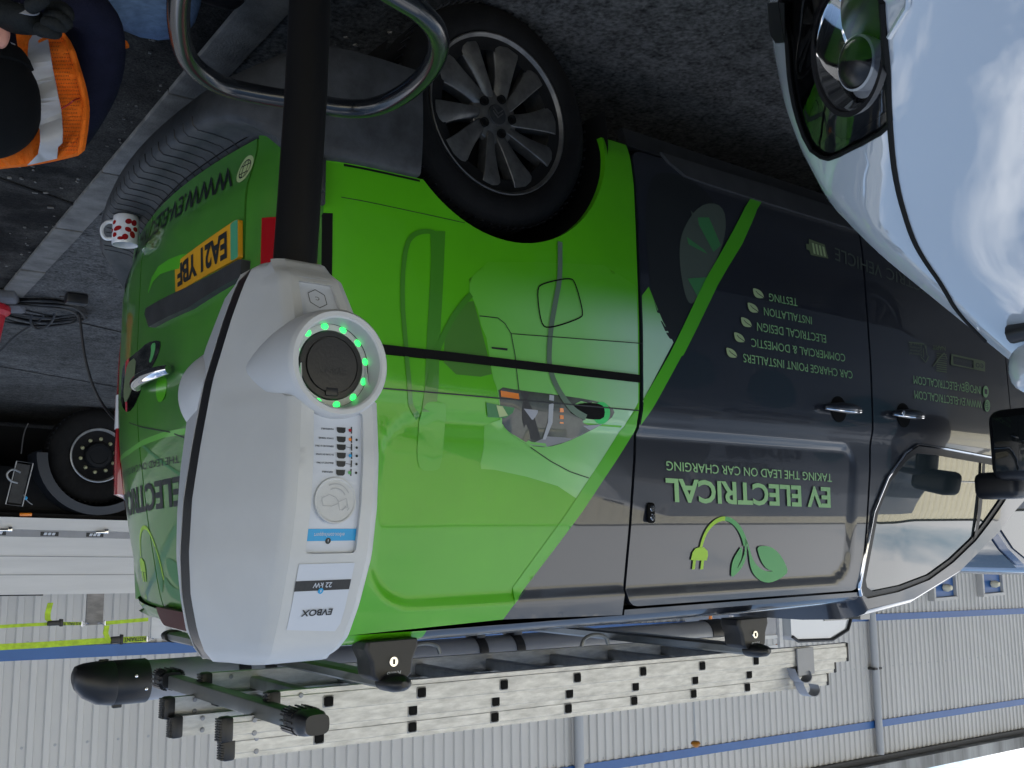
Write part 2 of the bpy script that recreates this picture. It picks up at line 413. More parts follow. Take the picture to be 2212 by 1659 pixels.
def clear_mat():
    M = bpy.data.materials.new('clear_cover'); M.use_nodes = True; t = M.node_tree; t.nodes.clear()
    o = t.nodes.new('ShaderNodeOutputMaterial'); a = t.nodes.new('ShaderNodeBsdfTransparent'); g = t.nodes.new('ShaderNodeBsdfGlossy'); f = t.nodes.new('ShaderNodeFresnel'); x = t.nodes.new('ShaderNodeMixShader')
    g.inputs['Roughness'].default_value = 0.01; f.inputs['IOR'].default_value = 1.5
    t.links.new(f.outputs[0], x.inputs[0]); t.links.new(a.outputs[0], x.inputs[1]); t.links.new(g.outputs[0], x.inputs[2]); t.links.new(x.outputs[0], o.inputs[0])
    return M
M_['clear'] = clear_mat()
M_['barmetal'] = mat('grey_bar_metal', (0.16, 0.165, 0.16), 0.4, metal=0.7, noise=0.1, nscale=12)
M_['knob'] = mat('amber_knob', (0.35, 0.14, 0.012), 0.35)
M_['conebase'] = mat('grey_rubber_base', (0.10, 0.105, 0.12), 0.7, noise=0.3, nscale=8)
M_['cablem'] = mat('black_cable', (0.010, 0.011, 0.013), 0.45)
M_['truckrim'] = mat('pale_steel_rim', (0.34, 0.35, 0.36), 0.4, metal=0.5, noise=0.15, nscale=12)
M_['nut'] = mat('yellowed_nut_cap', (0.34, 0.34, 0.20), 0.5)
M_['guard'] = mat('dark_mudguard', (0.014, 0.018, 0.026), 0.5)
M_['vestdark'] = mat('vest_mesh_hole', (0.22, 0.035, 0.006), 0.9)
M_['printgreen'] = mat('print_dark_green', (0.045, 0.22, 0.010), 0.36, coat=0.6)
M_['hillgreen'] = mat('print_hill_green', (0.055, 0.19, 0.018), 0.36, coat=0.6)
M_['lampprint'] = mat('print_lamp_dark', (0.035, 0.045, 0.030), 0.3, coat=0.6, noise=0.5, nscale=20)
M_['bumper'] = mat('bumper_grey_plastic', (0.05, 0.052, 0.055), 0.55, noise=0.35, nscale=14, bump=0.12, bscale=300, spec=0.25)
# ------------------------------------------------------------ setting
def ground_z(x, y):
    return max(0.0, (y-3.0))*0.008 + max(0.0, y-3)*max(0.0, -x)*0.0022
gx = [-90, -60, -40, -28, -20, -14, -10, -7, -5, -3, -1, 1, 3, 5, 8, 34, 30, 70]; 
def sheet(name, xs, ys, m, dz=0.0, kind='structure'):
    mb = MB(); g = [[mb.bm.verts.new((x, y, ground_z(x, y)+dz)) for x in xs] for y in ys]
    for j in range(len(ys)-1):
        for i in range(len(xs)-1): mb.bm.faces.new((g[j][i], g[j][i+1], g[j+1][i+1], g[j+1][i]))
    return tag(mb.build(name, m), kind=kind)
sheet('ground', gx, [-60, -30, -14, -6, -3, -1, 1, 2.2, 3, 5, 8, 12, 20, 60, 150], M_['asphalt'])
# pale kerb line and concrete apron beyond it (traced ground line, a little oblique to the van)
kd = np.array(at(58, 600, 2, 0)) - np.array(at(250, 385, 2, 0)); kd /= np.linalg.norm(kd); kp = np.array(at(150, 490, 2, 0))
kd = -kd; kn = np.array([-kd[1], kd[0], 0]); kn = kn if kn[0] < 0 else -kn
mb = MB()
for k in range(-9, 14):
    a = kp + kd*(k*0.92+0.006); b = kp + kd*((k+1)*0.92-0.006); w = 0.065
    for q in (a, b): q[2] = 0
    ctr = (a+b)/2; mb.box((ctr[0], ctr[1], ground_z(ctr[0], ctr[1])+0.002), (np.linalg.norm(b-a), w*2, 0.03), Matrix.Rotation(atan2(kd[1], kd[0]), 3, 'Z'), bev=0.006)
tag(mb.build('kerb', M_['kerb']), kind='structure')
# concrete apron
mb = MB(); rows = []
for s in np.linspace(-12, 60, 30):
    r = []
    for t in np.linspace(0, 40, 16):
        q = kp + kd*s*1.0 + kn*(0.065+t); r.append((q[0], q[1], ground_z(q[0], q[1])+0.004))
    rows.append(r)
mb.loft(rows, closed=False, caps=False)
tag(mb.build('concrete_apron', M_['concrete'], fixn=True), kind='structure')
# joints in the concrete
mb = MB()
j0 = np.array(at(180, 700, 2, 0.03)); j1 = np.array(at(262, 718, 2, 0.03)); jd = (j1-j0)/np.linalg.norm(j1-j0)
for dd in (0, 4.2, -4.2):
    c = j0 + kn*dd
    a = c - jd*9; b = c + jd*9
    n = 24
    for i in range(n):
        p = a+(b-a)*i/n; q = a+(b-a)*(i+1)/n; w = np.array([-jd[1], jd[0], 0])*0.011
        mb.face([(*(v[:2]), ground_z(v[0], v[1])+0.008) for v in (p-w, q-w, q+w, p+w)])
tag(mb.build('concrete_joint', M_['shell'], smooth=False), kind='structure')
# litter and grit along the kerb
mb = MB()
for i in range(260):
    s = random.uniform(-2, 3.5); q = kp + kd*s + kn*random.uniform(-0.5, 0.5)
    r = random.uniform(0.004, 0.012)
    mb.box((q[0], q[1], 0.006), (r*random.uniform(1, 2.4), r, r*0.6), Matrix.Rotation(random.uniform(0, 3), 3, 'Z'))
for i in range(420):
    x = random.uniform(-1.2, 1.6); y = random.uniform(-0.8, 2.3); r = random.uniform(0.002, 0.0055)
    mb.box((x, y, r*0.4), (r*random.uniform(1, 2), r, r), Matrix.Rotation(random.uniform(0, 3), 3, 'Z'))
tag(mb.build('loose_grit', M_['kerb'], smooth=False), kind='stuff')

# ------------------------------------------------------------ warehouse
WY = 12.3
def wz(x, z): return z + 0.0325*(-x-1.2)           # the yard falls away towards the camera
wh = thing('warehouse', 'long warehouse clad in grey white ribbed sheeting with blue horizontal trims behind the vans', 'warehouse', (-14, WY, 0))
def ribs(x0, x1, z0, z1, y, pitch, depth, zf, mb):
    prof = [(0, 0), (0.50, 0), (0.58, 1), (0.92, 1)]
    n = int((x1-x0)/pitch); lo, hi = [], []
    for i in range(n):
        for a, d in prof:
            x = x0+(i+a)*pitch; yy = y - depth*d
            lo.append((x, yy, zf(x, z0))); hi.append((x, yy, zf(x, z1)))
    mb.loft([lo, hi], closed=False, caps=False); return mb
def trim(x0, x1, z0, z1, y, t, zf, mb):
    for a, b in ((x0, x1),):
        P = [(a, y, zf(a, z0)), (b, y, zf(b, z0)), (b, y, zf(b, z1)), (a, y, zf(a, z1))]
        Q = [(p[0], p[1]-t, p[2]) for p in P]
        mb.loft([P, Q])
    return mb
mb = MB(); ribs(-60, 34, -0.6, 2.9, WY, 0.2, 0.032, wz, mb); ribs(-60, 34, 3.06, 5.36, WY, 0.2, 0.032, wz, mb); ribs(-60, 34, 5.52, 6.15, WY, 0.2, 0.032, wz, mb)
mb.build('wall_cladding', M_['clad'], wh, ang=15, fixn=False)
# near the camera end two sheets have a small overlap line with fixings
mb = MB()
for z0, z1 in ((2.9, 3.06), (5.36, 5.52)): trim(-60, 34, z0, z1, WY+0.02, 0.075, wz, mb)
mb.build('blue_trim', M_['blue'], wh, smooth=False)
mb = MB()
for x in np.arange(-40, 13.8, 0.4):
    for z in (2.84, 4.15, 5.31): mb.lathe([(0.0, 0.006), (0.016, 0.004), (0.02, 0)], (x+0.04, WY-0.001, wz(x, z)), (0, -1, 0), 8)
tag(mb.build('fixing_screws', M_['pipe'], wh), kind='stuff')
mb = MB()
trim(-60, 34, 6.15, 6.27, WY+0.05, 0.16, wz, mb); mb.build('eaves_painted_shade', M_['plastic'], wh, smooth=False)  # dark strip put in as the shade under the gutter
mb = MB(); trim(-60, 34, 6.27, 6.56, WY+0.1, 0.42, wz, mb); mb.build('roof_gutter', M_['gutter'], wh, smooth=False)
mb = MB()
P = [(-60, WY+0.1, wz(-60, 6.56)), (34, WY+0.1, wz(34, 6.56)), (34, WY+18, wz(34, 8.0)), (-60, WY+18, wz(-60, 8.0))]; mb.face(P); mb.build('roof', M_['clad'], wh, smooth=False)
for x, dx in ((-20.2, 0), (-10.85, 0)):
    mb = MB(); mb.tube([(x, WY-0.14, wz(x, -0.6)), (x, WY-0.14, wz(x, 6.1))], 0.085, 14)
    dp = mb.build('downpipe', M_['pipe'], wh)
    for z in (1.6, 4.15):
        b = MB(); b.box((x, WY-0.12, wz(x, z)), (0.3, 0.2, 0.05)); b.build('pipe_bracket', M_['plastic'], dp)
# recessed blue doors at the far end
for x0 in (-22.9, -25.35):
    mb = MB(); mb.box((x0-0.6, WY-0.06, 1.75), (0.98, 0.10, 3.0)); d = mb.build('door', M_['blue'], wh, smooth=False)
    b = MB(); b.box((x0-0.6, WY-0.09, 3.30), (1.16, 0.2, 0.08)); b.box((x0-1.14, WY-0.09, 1.7), (0.08, 0.2, 3.14)); b.box((x0-0.06, WY-0.09, 1.7), (0.08, 0.2, 3.14)); b.build('door_frame', M_['clad'], d, smooth=False)
    b = MB(); b.lathe([(0.0, 0.22), (0.06, 0.2), (0.1, 0.1), (0.09, 0)], (x0-0.62, WY-0.13, 3.02), (0, -1, 0), 16); b.build('bulkhead_lamp', M_['cream'], d)
    b = MB(); b.box((x0-0.75, WY-0.125, 2.3), (0.22, 0.02, 0.16)); b.build('door_notice', M_['panelwhite'], d)

# ------------------------------------------------------------ building across the yard, behind the camera (seen in reflections)
cb = thing('cream_warehouse', 'cream ribbed warehouse with teal trims reflected in the window of the green van', 'warehouse', (-10, -16, 0))
idz = lambda x, z: z
mb = MB(); 
def ribs_b(x0, x1, z0, z1, y, pitch, depth, mb):
    lo, hi = [], []
    for i in range(int((x1-x0)/pitch)):
        for a, d in ((0, 0), (0.45, 0), (0.55, 1), (0.9, 1)):
            x = x0+(i+a)*pitch; lo.append((x, y+depth*d, z0)); hi.append((x, y+depth*d, z1))
    mb.loft([lo, hi], closed=False, caps=False)
ribs_b(-45, 22, 0, 3.6, -16, 0.45, 0.06, mb); ribs_b(-45, 22, 3.8, 6.2, -16, 0.45, 0.06, mb); mb.build('wall_cladding', M_['cream'], cb, ang=15, fixn=False)
mb = MB(); mb.box((-11.5, -16.96, 3.7), (67, 0.16, 0.24)); mb.box((-11.5, -16.96, 6.3), (67, 0.3, 0.22)); mb.build('teal_trim', M_['teal'], cb, smooth=False)
mb = MB(); mb.face([(-45, -16, 6.4), (22, -16, 6.4), (22, -30, 7.6), (-45, -30, 7.6)]); mb.build('roof', M_['clad'], cb, smooth=False)
# ------------------------------------------------------------ green and grey van
def smooth_table(xs, ys, sig, n=1500):
    t = np.linspace(xs[0], xs[-1], n); v = np.interp(t, xs, ys); h = (xs[-1]-xs[0])/(n-1)
    k = int(3*sig/h); w = np.exp(-0.5*(np.arange(-k, k+1)*h/sig)**2); w /= w.sum()
    vp = np.concatenate([np.full(k, v[0])-(np.arange(k, 0, -1)*h)*(v[1]-v[0])/h, v, np.full(k, v[-1])+(np.arange(1, k+1)*h)*(v[-1]-v[-2])/h])
    return t, np.convolve(vp, w, 'valid')
TZ = smooth_table([0.2, 0.31, 0.36, 0.45, 0.6, 0.9, 1.10, 1.155, 1.20, 1.3, 1.5, 1.7, 1.80], [0.07, 0.03, 0.012, 0.0, -0.003, -0.006, 0.0, 0.003, 0.018, 0.025, 0.052, 0.086, 0.108], 0.014)
TX = smooth_table([-4.2, -3.8, -3.3, -2.8, -2.0, -0.5, 0.2, 0.45, 0.54, 0.58, 0.62, 0.68], [0.5, 0.2, 0.085, 0.04, 0.015, 0, 0.002, 0.010, 0.022, 0.045, 0.09, 0.2], 0.03)
def rbox_sd(x, z, x0, x1, z0, z1, r):
    cx, cz = (x0+x1)/2, (z0+z1)/2; dx, dz = abs(x-cx)-(x1-x0)/2+r, abs(z-cz)-(z1-z0)/2+r
    return sqrt(max(dx, 0)**2+max(dz, 0)**2)+min(max(dx, dz), 0)-r
def side_y(x, z):
    y = np.interp(z, *TZ)+np.interp(x, *TX)
    if -1.8 < x < 0.6 and z > 1.15:
        if x > -0.495: d = rbox_sd(x, z, -0.9, 0.385, 1.215, 1.695, 0.13)
        else: d = rbox_sd(x, z, -1.635, -0.1, 1.215, 1.70, 0.09)
        t = min(1, max(0, (0.004-d)/0.014)); y += 0.010*t*t*(3-2*t)
    return float(y)
def side(x, z, off=0.0): return (x, side_y(x, z)-off, z)
def ts(x, y):
    Y = 0.0
    for _ in range(7):
        P = at(x, y, 1, Y); Y = side_y(P[0], P[2])
    return (P[0], P[2])
def T(pts, dx=0, dy=0, s=1.0): return [ts(dx+p[0]*s, dy+p[1]*s) for p in pts]
Z3 = 1/3.0
def z5(pts): return T(pts, 737.33, 553, Z3)      # zoom windows of the photograph
def z6(pts): return T(pts, 1474.67, 553, Z3)
def z8(pts): return T(pts, 737.33, 1106, Z3)
def z9(pts): return T(pts, 1474.67, 1106, Z3)
LEAN = smooth_table([0.2, 1.0, 1.2, 1.45, 1.7, 1.80, 1.9], [0, 0, 0.012, 0.05, 0.10, 0.14, 0.24], 0.03)
def rear_x(y, z):
    q = min(1, max(0, (z-0.54)/0.14)); q = q*q*(3-2*q)
    x = 0.690+0.028*q-0.125*((y-0.60)/0.9)**2-np.interp(z, *LEAN)
    if y < 0.14: x -= 0.10*((0.14-y)/0.14)**2
    if y > 1.74: x -= 0.10*((y-1.74)/0.14)**2
    return float(x)
def rear(y, z, off=0.0): return (rear_x(y, z)+off, y, z)
def tr(x, y):
    X = 0.66
    for _ in range(9):
        P = at(x, y, 0, X); X = 0.5*X+0.5*rear_x(min(max(P[1], 0.0), 1.9), P[2])
    return (P[1], P[2])
def TR(pts, dx=0, dy=0, s=1.0): return [tr(dx+p[0]*s, dy+p[1]*s) for p in pts]

van = thing('panel_van', 'bright green and dark grey lettered panel van with ladders on its roof', 'van', (0, 0, 0))
OUT = (0, -1, 0)
# --- stripe edges (traced)
st_r = T([(1662, 399), (1633.6, 452.9), (1602, 527), (1572.6, 575), (1548.8, 616.5), (1474.4, 768), (1470.6, 769.7), (1385.6, 914.7), (1370.6, 933), (1257, 1106), (1110.6, 1306), (1087, 1338), (1054, 1367)])
st_l = T([(1639.6, 393), (1608, 447), (1566.7, 527), (1522, 604.6), (1443, 768), (1384, 869.7), (1337, 933), (1225.6, 1106), (1107, 1269)])
AR = 0.385; AZ = 0.335
arc = [(AR*cos(a), AZ+AR*sin(a)) for a in np.linspace(math.asin((0.60-AZ)/AR), pi, 34)]
arc = [p for p in arc]
quarter = [(0.556, 0.60)]+arc+[(-0.385, 0.315), (-0.492, 0.315), (-0.492, 1.765), (0.47, 1.765), (0.50, 1.74), (0.53, 1.66), (0.552, 1.5)]
rail_z = [ts(824, 763)[1], ts(1385, 826)[1]]
RZ0, RZ1 = 1.052, 1.076
rail_hole = [(0.44, RZ0), (-0.480, RZ0), (-0.480, RZ1), (0.44, RZ1)]
def cross_at(pts, x):
    for a, b in zip(pts[:-1], pts[1:]):
        if (a[0]-x)*(b[0]-x) <= 0: return (x, a[1]+(b[1]-a[1])*(x-a[0])/(b[0]-a[0]+1e-9))
dk = [cross_at(st_r, -0.492)]+[p for p in st_r if p[0] > -0.492 and p[1] > 0.95]
dk[-1] = cross_at([(p[1], p[0]) for p in dk]+[(1.8, dk[-1][0]+0.03)], 1.765)[::-1] if dk[-1][1] < 1.765 else dk[-1]
dk = [p for p in dk if p[1] <= 1.766]
k = quarter.index((-0.492, 0.315))
green_q = quarter[:k+1]+dk+quarter[k+2:]
rq = panel('rear_quarter_panel', green_q, side, M_['green'], van, 0.0, [rail_hole], 0.015, 0.02, OUT)
panel('rear_quarter_panel', dk+[(-0.492, 1.765)], side, M_['grey'], van, 0.0, (), 0.015, 0.0, OUT)
panel('rail_channel', [(0.46, RZ0-0.02), (-0.491, RZ0-0.02), (-0.491, RZ1+0.02), (0.46, RZ1+0.02)], side, M_['shell'], van, -0.022, (), 0.05, 0, OUT)
# sliding door
def rrect(x0, x1, z0, z1, r, n=5):
    o = []
    for cx, cz, a0 in ((x1-r, z1-r, 0), (x0+r, z1-r, pi/2), (x0+r, z0+r, pi), (x1-r, z0+r, 1.5*pi)):
        o += [(cx+r*cos(a0+a), cz+r*sin(a0+a)) for a in np.linspace(0, pi/2, n)]
    return o
sdp = rrect(-1.722, -0.503, 0.325, 1.742, 0.05)
sdoor = panel('sliding_door', sdp, side, M_['grey'], van, 0.0, (), 0.016, 0.02, OUT)
panel('door_moulding', T([(1422, 331), (1440, 352), (1475, 382), (1520, 398), (1655, 441), (1870, 506), (2030, 556), (2030, 528), (1870, 474), (1660, 404), (1520, 362), (1460, 343)]), side, M_['moulding'], van, 0.013, (), 0.03, 0.013, OUT)
panel('sill', [(-0.495, 0.25), (-2.85, 0.25), (-2.85, 0.317), (-0.495, 0.317)], side, M_['plastic'], van, 0.004, (), 0.05, 0.03, OUT)
panel('roof_side_rail', [(-0.500, 1.750), (-1.75, 1.750), (-1.75, 1.766), (-0.500, 1.766)], side, M_['grey'], van, 0.0, (), 0.03, 0.02, OUT)
# front door, wing and front pillar
top_f = [p for p in T([(1829, 1319), (1874.7, 1317), (1974.7, 1292.7), (2074.7, 1232.7), (2158, 1149), (2188, 1109), (2230, 1062)])]
win = T([(1888, 1106), (1858, 1266), (1861, 1283), (1874.7, 1293), (1941, 1279), (2008, 1253), (2060, 1215), (2108, 1169), (2140, 1128), (2176, 1075), (2190, 1000), (2138, 990), (2041, 972), (1981, 964.7), (1954.7, 983), (1918, 1033)])
wc = np.mean(win, 0); fr_x = -1.734
top_f = [p for p in top_f if p[0] < fr_x-0.02]
fd = [(fr_x, 0.325), (fr_x, 1.758)]+top_f+[(-3.05, 1.33), (-2.93, 1.18), (-2.86, 1.1), (-2.84, 0.9), (-2.84, 0.325)]
win_o = [tuple(wc+(np.array(p)-wc)*1.0) for p in win]
fdoor = panel('front_door', fd, side, M_['grey'], van, 0.0, [win_o], 0.03, 0.02, OUT)
panel('window_seal', win_o, side, M_['black'], fdoor, -0.006, [[tuple(wc+(np.array(p)-wc)*0.915) for p in win]], 0.03, 0.012, OUT)
panel('window', [tuple(wc+(np.array(p)-wc)*0.93) for p in win], side, M_['glass'], fdoor, -0.012, (), 0.05, 0, OUT)
mb = MB(); mb.tube([side(*(wc+(np.array(p)-wc)*1.02), 0.003) for p in win[10:]+win[:3]], 0.007, 8); mb.build('window_trim', M_['chrome'], fdoor)
wq = T([(2124, 1000), (2130, 1000), (2122, 1106), (2112, 1160), (2106, 1166)]); panel('window_divider', wq, side, M_['black'], fdoor, -0.004, (), 0.04, 0, OUT)
wing = [(-2.85, 0.325), (-2.85, 0.9), (-2.87, 1.1), (-2.95, 1.19), (-3.06, 1.33), (-3.3, 1.2), (-3.7, 1.08), (-4.0, 0.9), (-4.05, 0.4), (-3.67, 0.33)]+[(-3.275+AR*cos(a), AZ+AR*sin(a)) for a in np.linspace(pi, 0, 22)]+[(-2.87, 0.325)]
panel('front_wing', wing, side, M_['grey'], van, 0.0, (), 0.05, 0.02, OUT)
# dark inner shell behind every gap
shell = [(0.55, 0.62), (0.40, 0.60)]+[(0.40*cos(a), AZ+0.40*sin(a)) for a in np.linspace(0.75, pi, 20)]+[(-0.40, 0.29), (-2.86, 0.29)]+[(-3.275+0.4*cos(a), AZ+0.4*sin(a)) for a in np.linspace(0, pi, 20)]+[(-3.9, 0.4), (-3.95, 0.8), (-3.3, 1.1), (-2.95, 1.3)]+[(p[0], p[1]-0.03) for p in top_f[::-1]]+[(fr_x, 1.74), (0.45, 1.74), (0.53, 1.5)]
panel('body_shell', shell, side, M_['shell'], van, -0.03, (), 0.08, 0, OUT)
def far(x, z, off=0.0): return (x, 1.92-side_y(x, z)+off, z)
farp = [(0.385, 0.335)]+[(AR*cos(a), AZ+AR*sin(a)) for a in np.linspace(0, pi, 24)]+[(-0.4, 0.3), (-2.86, 0.3)]+[(-3.275+AR*cos(a), AZ+AR*sin(a)) for a in np.linspace(0, pi, 20)]+[(-4.0, 0.4), (-4.0, 0.9), (-3.3, 1.2), (-3.06, 1.33)]+top_f[::-1]+[(fr_x, 1.765), (0.39, 1.765), (0.40, 1.5), (0.40, 0.5)]
panel('far_side_panel', farp, far, M_['grey'], van, 0, (), 0.08, 0.02, (0, 1, 0))
# roof and windscreen: cross sections from the left edge over to the right edge
def roof_ring(x, ze, rise):
    y0 = side_y(x, min(ze, 1.79)); q = [(y0, ze), (y0+0.018, ze+0.016), (y0+0.05, ze+0.028), (y0+0.13, ze+rise*0.72), (y0+0.3, ze+rise*0.92), (0.96, ze+rise)]
    q += [(1.92-a, b) for a, b in q[-2::-1]]
    return [(x-(0.11*max(0, a-0.9) if x > 0.3 else 0), a, b) for a, b in q]
rs = [(0.49, 1.745, 0.035), (0.44, 1.764, 0.042), (0.2, 1.766, 0.05), (-0.5, 1.766, 0.055), (-1.2, 1.766, 0.055), (fr_x, 1.760, 0.06)]
mb = MB(); mb.loft([roof_ring(*r) for r in rs[2:]], closed=False, caps=False)
rings = [roof_ring(fr_x, 1.760, 0.06)]+[roof_ring(p[0], p[1], 0.06-0.004*i) for i, p in enumerate(top_f[:3])]
mb.loft(rings, closed=False, caps=False)
roof = mb.build('roof', M_['grey'], van, ang=30)
mb = MB(); mb.loft([roof_ring(*r) for r in rs[:3]], closed=False, caps=False)
mb.build('green_roof_livery', M_['green'], roof, ang=30)
mb = MB(); rg = [roof_ring(top_f[2][0], top_f[2][1], 0.052)]+[roof_ring(p[0], p[1], 0.05) for p in top_f[3:]]+[roof_ring(-3.06, 1.33, 0.05), roof_ring(-3.3, 1.2, 0.06)]
mb.loft(rg, closed=False, caps=False); mb.build('windscreen', M_['glass'], van, ang=30)
mb = MB(); mb.loft([roof_ring(-3.3, 1.2, 0.06), roof_ring(-3.75, 1.05, 0.06), roof_ring(-4.0, 0.9, 0.03)], closed=False, caps=False); mb.loft([[(-4.0, 0.35+k*0.2, 0.95), (-4.08, 0.35+k*0.2, 0.8), (-4.08, 0.35+k*0.2, 0.35)] for k in range(7)], closed=False, caps=False)
mb.build('bonnet', M_['grey'], van, ang=30)
mb = MB(); mb.box((-1.7, 0.96, 0.36), (4.4, 1.6, 0.16)); mb.build('underbody', M_['shell'], van)
# rear corner pillars, rear doors
def corner_ring(z, n=9, y_in=0.175, x_in=0.552, far_=False):
    a = np.array([x_in, side_y(x_in, z)]); c = np.array([rear_x(1.92-y_in if far_ else y_in, z), y_in]); b = np.array([max(a[0]+0.02, c[0]-0.035), a[1]+0.02])
    return [(*(a*(1-t)**2+2*b*t*(1-t)+c*t*t), z) for t in np.linspace(0, 1, n)]
mb = MB(); mb.loft([corner_ring(z) for z in np.linspace(0.5, 1.75, 26)], closed=False, caps=False); mb.build('rear_pillar', M_['shadedgreen'], van, ang=60)
mb = MB(); mb.loft([[(x, 1.92-y, z) for x, y, z in corner_ring(z, 9, 0.175, 0.40, True)] for z in np.linspace(0.5, 1.75, 26)], closed=False, caps=False); mb.build('rear_pillar', M_['shadedgreen'], van, ang=60)
panel('rear_shell', [(0.15, 0.45), (1.77, 0.45), (1.77, 1.76), (0.15, 1.76)], rear, M_['shell'], van, -0.03, (), 0.08, 0, (1, 0, 0))
split = TR([(300, 640), (303, 700), (300, 740)])
SPY = 0.5*(split[0][0]+split[1][0]); print('SPLIT', SPY)
lo_b = [(y, 0.515) for y in np.linspace(0.185, SPY-0.006, 8)]
ldoor = panel('rear_door', [(0.185, 0.52), (SPY-0.006, 0.52), (SPY-0.006, 1.735), (0.185, 1.735)], rear, M_['shadedgreen'], van, 0, (), 0.03, 0.02, (1, 0, 0))
rdoor = panel('rear_door', [(SPY+0.006, 0.52), (1.735, 0.52), (1.735, 1.735), (SPY+0.006, 1.735)], rear, M_['shadedgreen'], van, 0, (), 0.03, 0.02, (1, 0, 0))
RB = roof_ring(0.44, 1.764, 0.042); rby = [p[1] for p in RB]; rbz = [p[2] for p in RB]
mb = MB(); rg = []
for y in np.linspace(0.10, 1.765, 32):
    zr = float(np.interp(y, rby, rbz)); yy = min(max(y, 0.17), 1.75)
    rg.append([(rear_x(yy, 1.735)+0.012-abs(y-yy)*1.2, y, 1.737), (rear_x(yy, 1.75)+0.014-abs(y-yy)*1.2, y, 1.752), (rear_x(yy, 1.75)-0.012-abs(y-yy)*1.0, y, min(1.775, zr)), (0.50-0.11*max(0, y-0.9), y, min(1.80, zr+0.002)), (0.44-0.11*max(0, y-0.9), y, zr+0.003)])
mb.loft(rg, closed=False, caps=False); mb.build('roof_header', M_['shadedgreen'], van, ang=60)
bl = TR([(361, 1322), (405, 1325), (412, 1350), (364, 1344)]); y0 = min(p[0] for p in bl); z0 = np.mean([p[1] for p in bl])
panel('brake_light', rrect(0.42, max(p[0] for p in bl), z0-0.028, z0+0.028, 0.02), rear, M_['darkred'], van, 0.024, (), 0.03, 0.02, (1, 0, 0))
# tail lamps
for sgn in (0, 1):
    mb = MB(); mb.loft([[(x+0.012, (1.92-(y-0.004)) if sgn else y-0.004, z) for x, y, z in corner_ring(z, 9, 0.15 if sgn else 0.10, 0.40 if sgn else 0.556, bool(sgn))] for z in np.linspace(0.755, 1.42, 20)], closed=False, caps=False)
    tl = mb.build('tail_light', M_['redlens'], van, ang=60)
    # far lamp stands proud of the body
    if sgn:
        mb = MB(); mb.lathe([(0.0, 0), (0.045, 0.01), (0.05, 0.12), (0.05, 0.5), (0.045, 0.62), (0.0, 0.64)], (0.455, 1.815, 0.74), (0, 0, 1), 18); mb.build('outer_lens', M_['redlens'], tl)
        mb = MB(); mb.lathe([(0.0, 0), (0.052, 0.0), (0.052, 0.13), (0.0, 0.13)], (0.457, 1.815, 0.98), (0, 0, 1), 18); mb.build('white_band', M_['whitelens'], tl)
mb = MB(); mb.box((0.575, 0.008, 0.665), (0.028, 0.02, 0.12), bev=0.005); mb.box((0.578, 0.0, 0.672), (0.02, 0.03, 0.05), bev=0.004); mb.build('door_hinge', M_['plastic'], van)
# --- rear bumper with ribbed step
path = [(0.30, -0.012), (0.42, -0.012), (0.50, -0.008), (0.55, 0.008), (0.600, 0.035), (0.635, 0.085), (0.655, 0.15)]+[(rear_x(y, 0.5), y) for y in np.linspace(0.24, 1.68, 15)]+[(0.500, 1.76), (0.475, 1.83), (0.44, 1.88), (0.40, 1.912), (0.36, 1.928), (0.30, 1.932)]
sec = [(-0.06, 0.365), (0.04, 0.366), (0.082, 0.374), (0.098, 0.392), (0.110, 0.425), (0.115, 0.452), (0.112, 0.474), (0.100, 0.485), (0.055, 0.486), (0.012, 0.492), (-0.02, 0.512)]
sec_side = [(-0.06, 0.29), (0.0, 0.31), (0.012, 0.35), (0.016, 0.41), (0.017, 0.46), (0.016, 0.50), (0.013, 0.54), (0.01, 0.57), (0.006, 0.592), (0.0, 0.598), (-0.02, 0.60)]
rings = []
for i, p in enumerate(path):
    a = np.array(path[max(i-1, 0)]); b = np.array(path[min(i+1, len(path)-1)]); d = (b-a)/np.linalg.norm(b-a); n = np.array([d[1], -d[0]])
    k = min(i, len(path)-1-i); t = min(1, max(0, (k-4.2)/2.6)); t = t*t*(3-2*t)
    rings.append([(p[0]+n[0]*(e*t+f*(1-t)), p[1]+n[1]*(e*t+f*(1-t)), z*t+w*(1-t)) for (e, z), (f, w) in zip(sec, sec_side)])
mb = MB(); mb.loft(rings, closed=False, caps=False); mb.mark(0)
for y in np.linspace(0.30, 1.62, 13):
    for dy, w in ((0, 0.0022), (0.055, 0.0012)):
        x = rear_x(y+dy, 0.5); mb.tube([(x+e, y+dy, z+0.0008) for e, z in sec[5:]], w, 6)
mb.mark(1); bump = mb.build('rear_bumper', [M_['bumper'], M_['black']], van, ang=50)
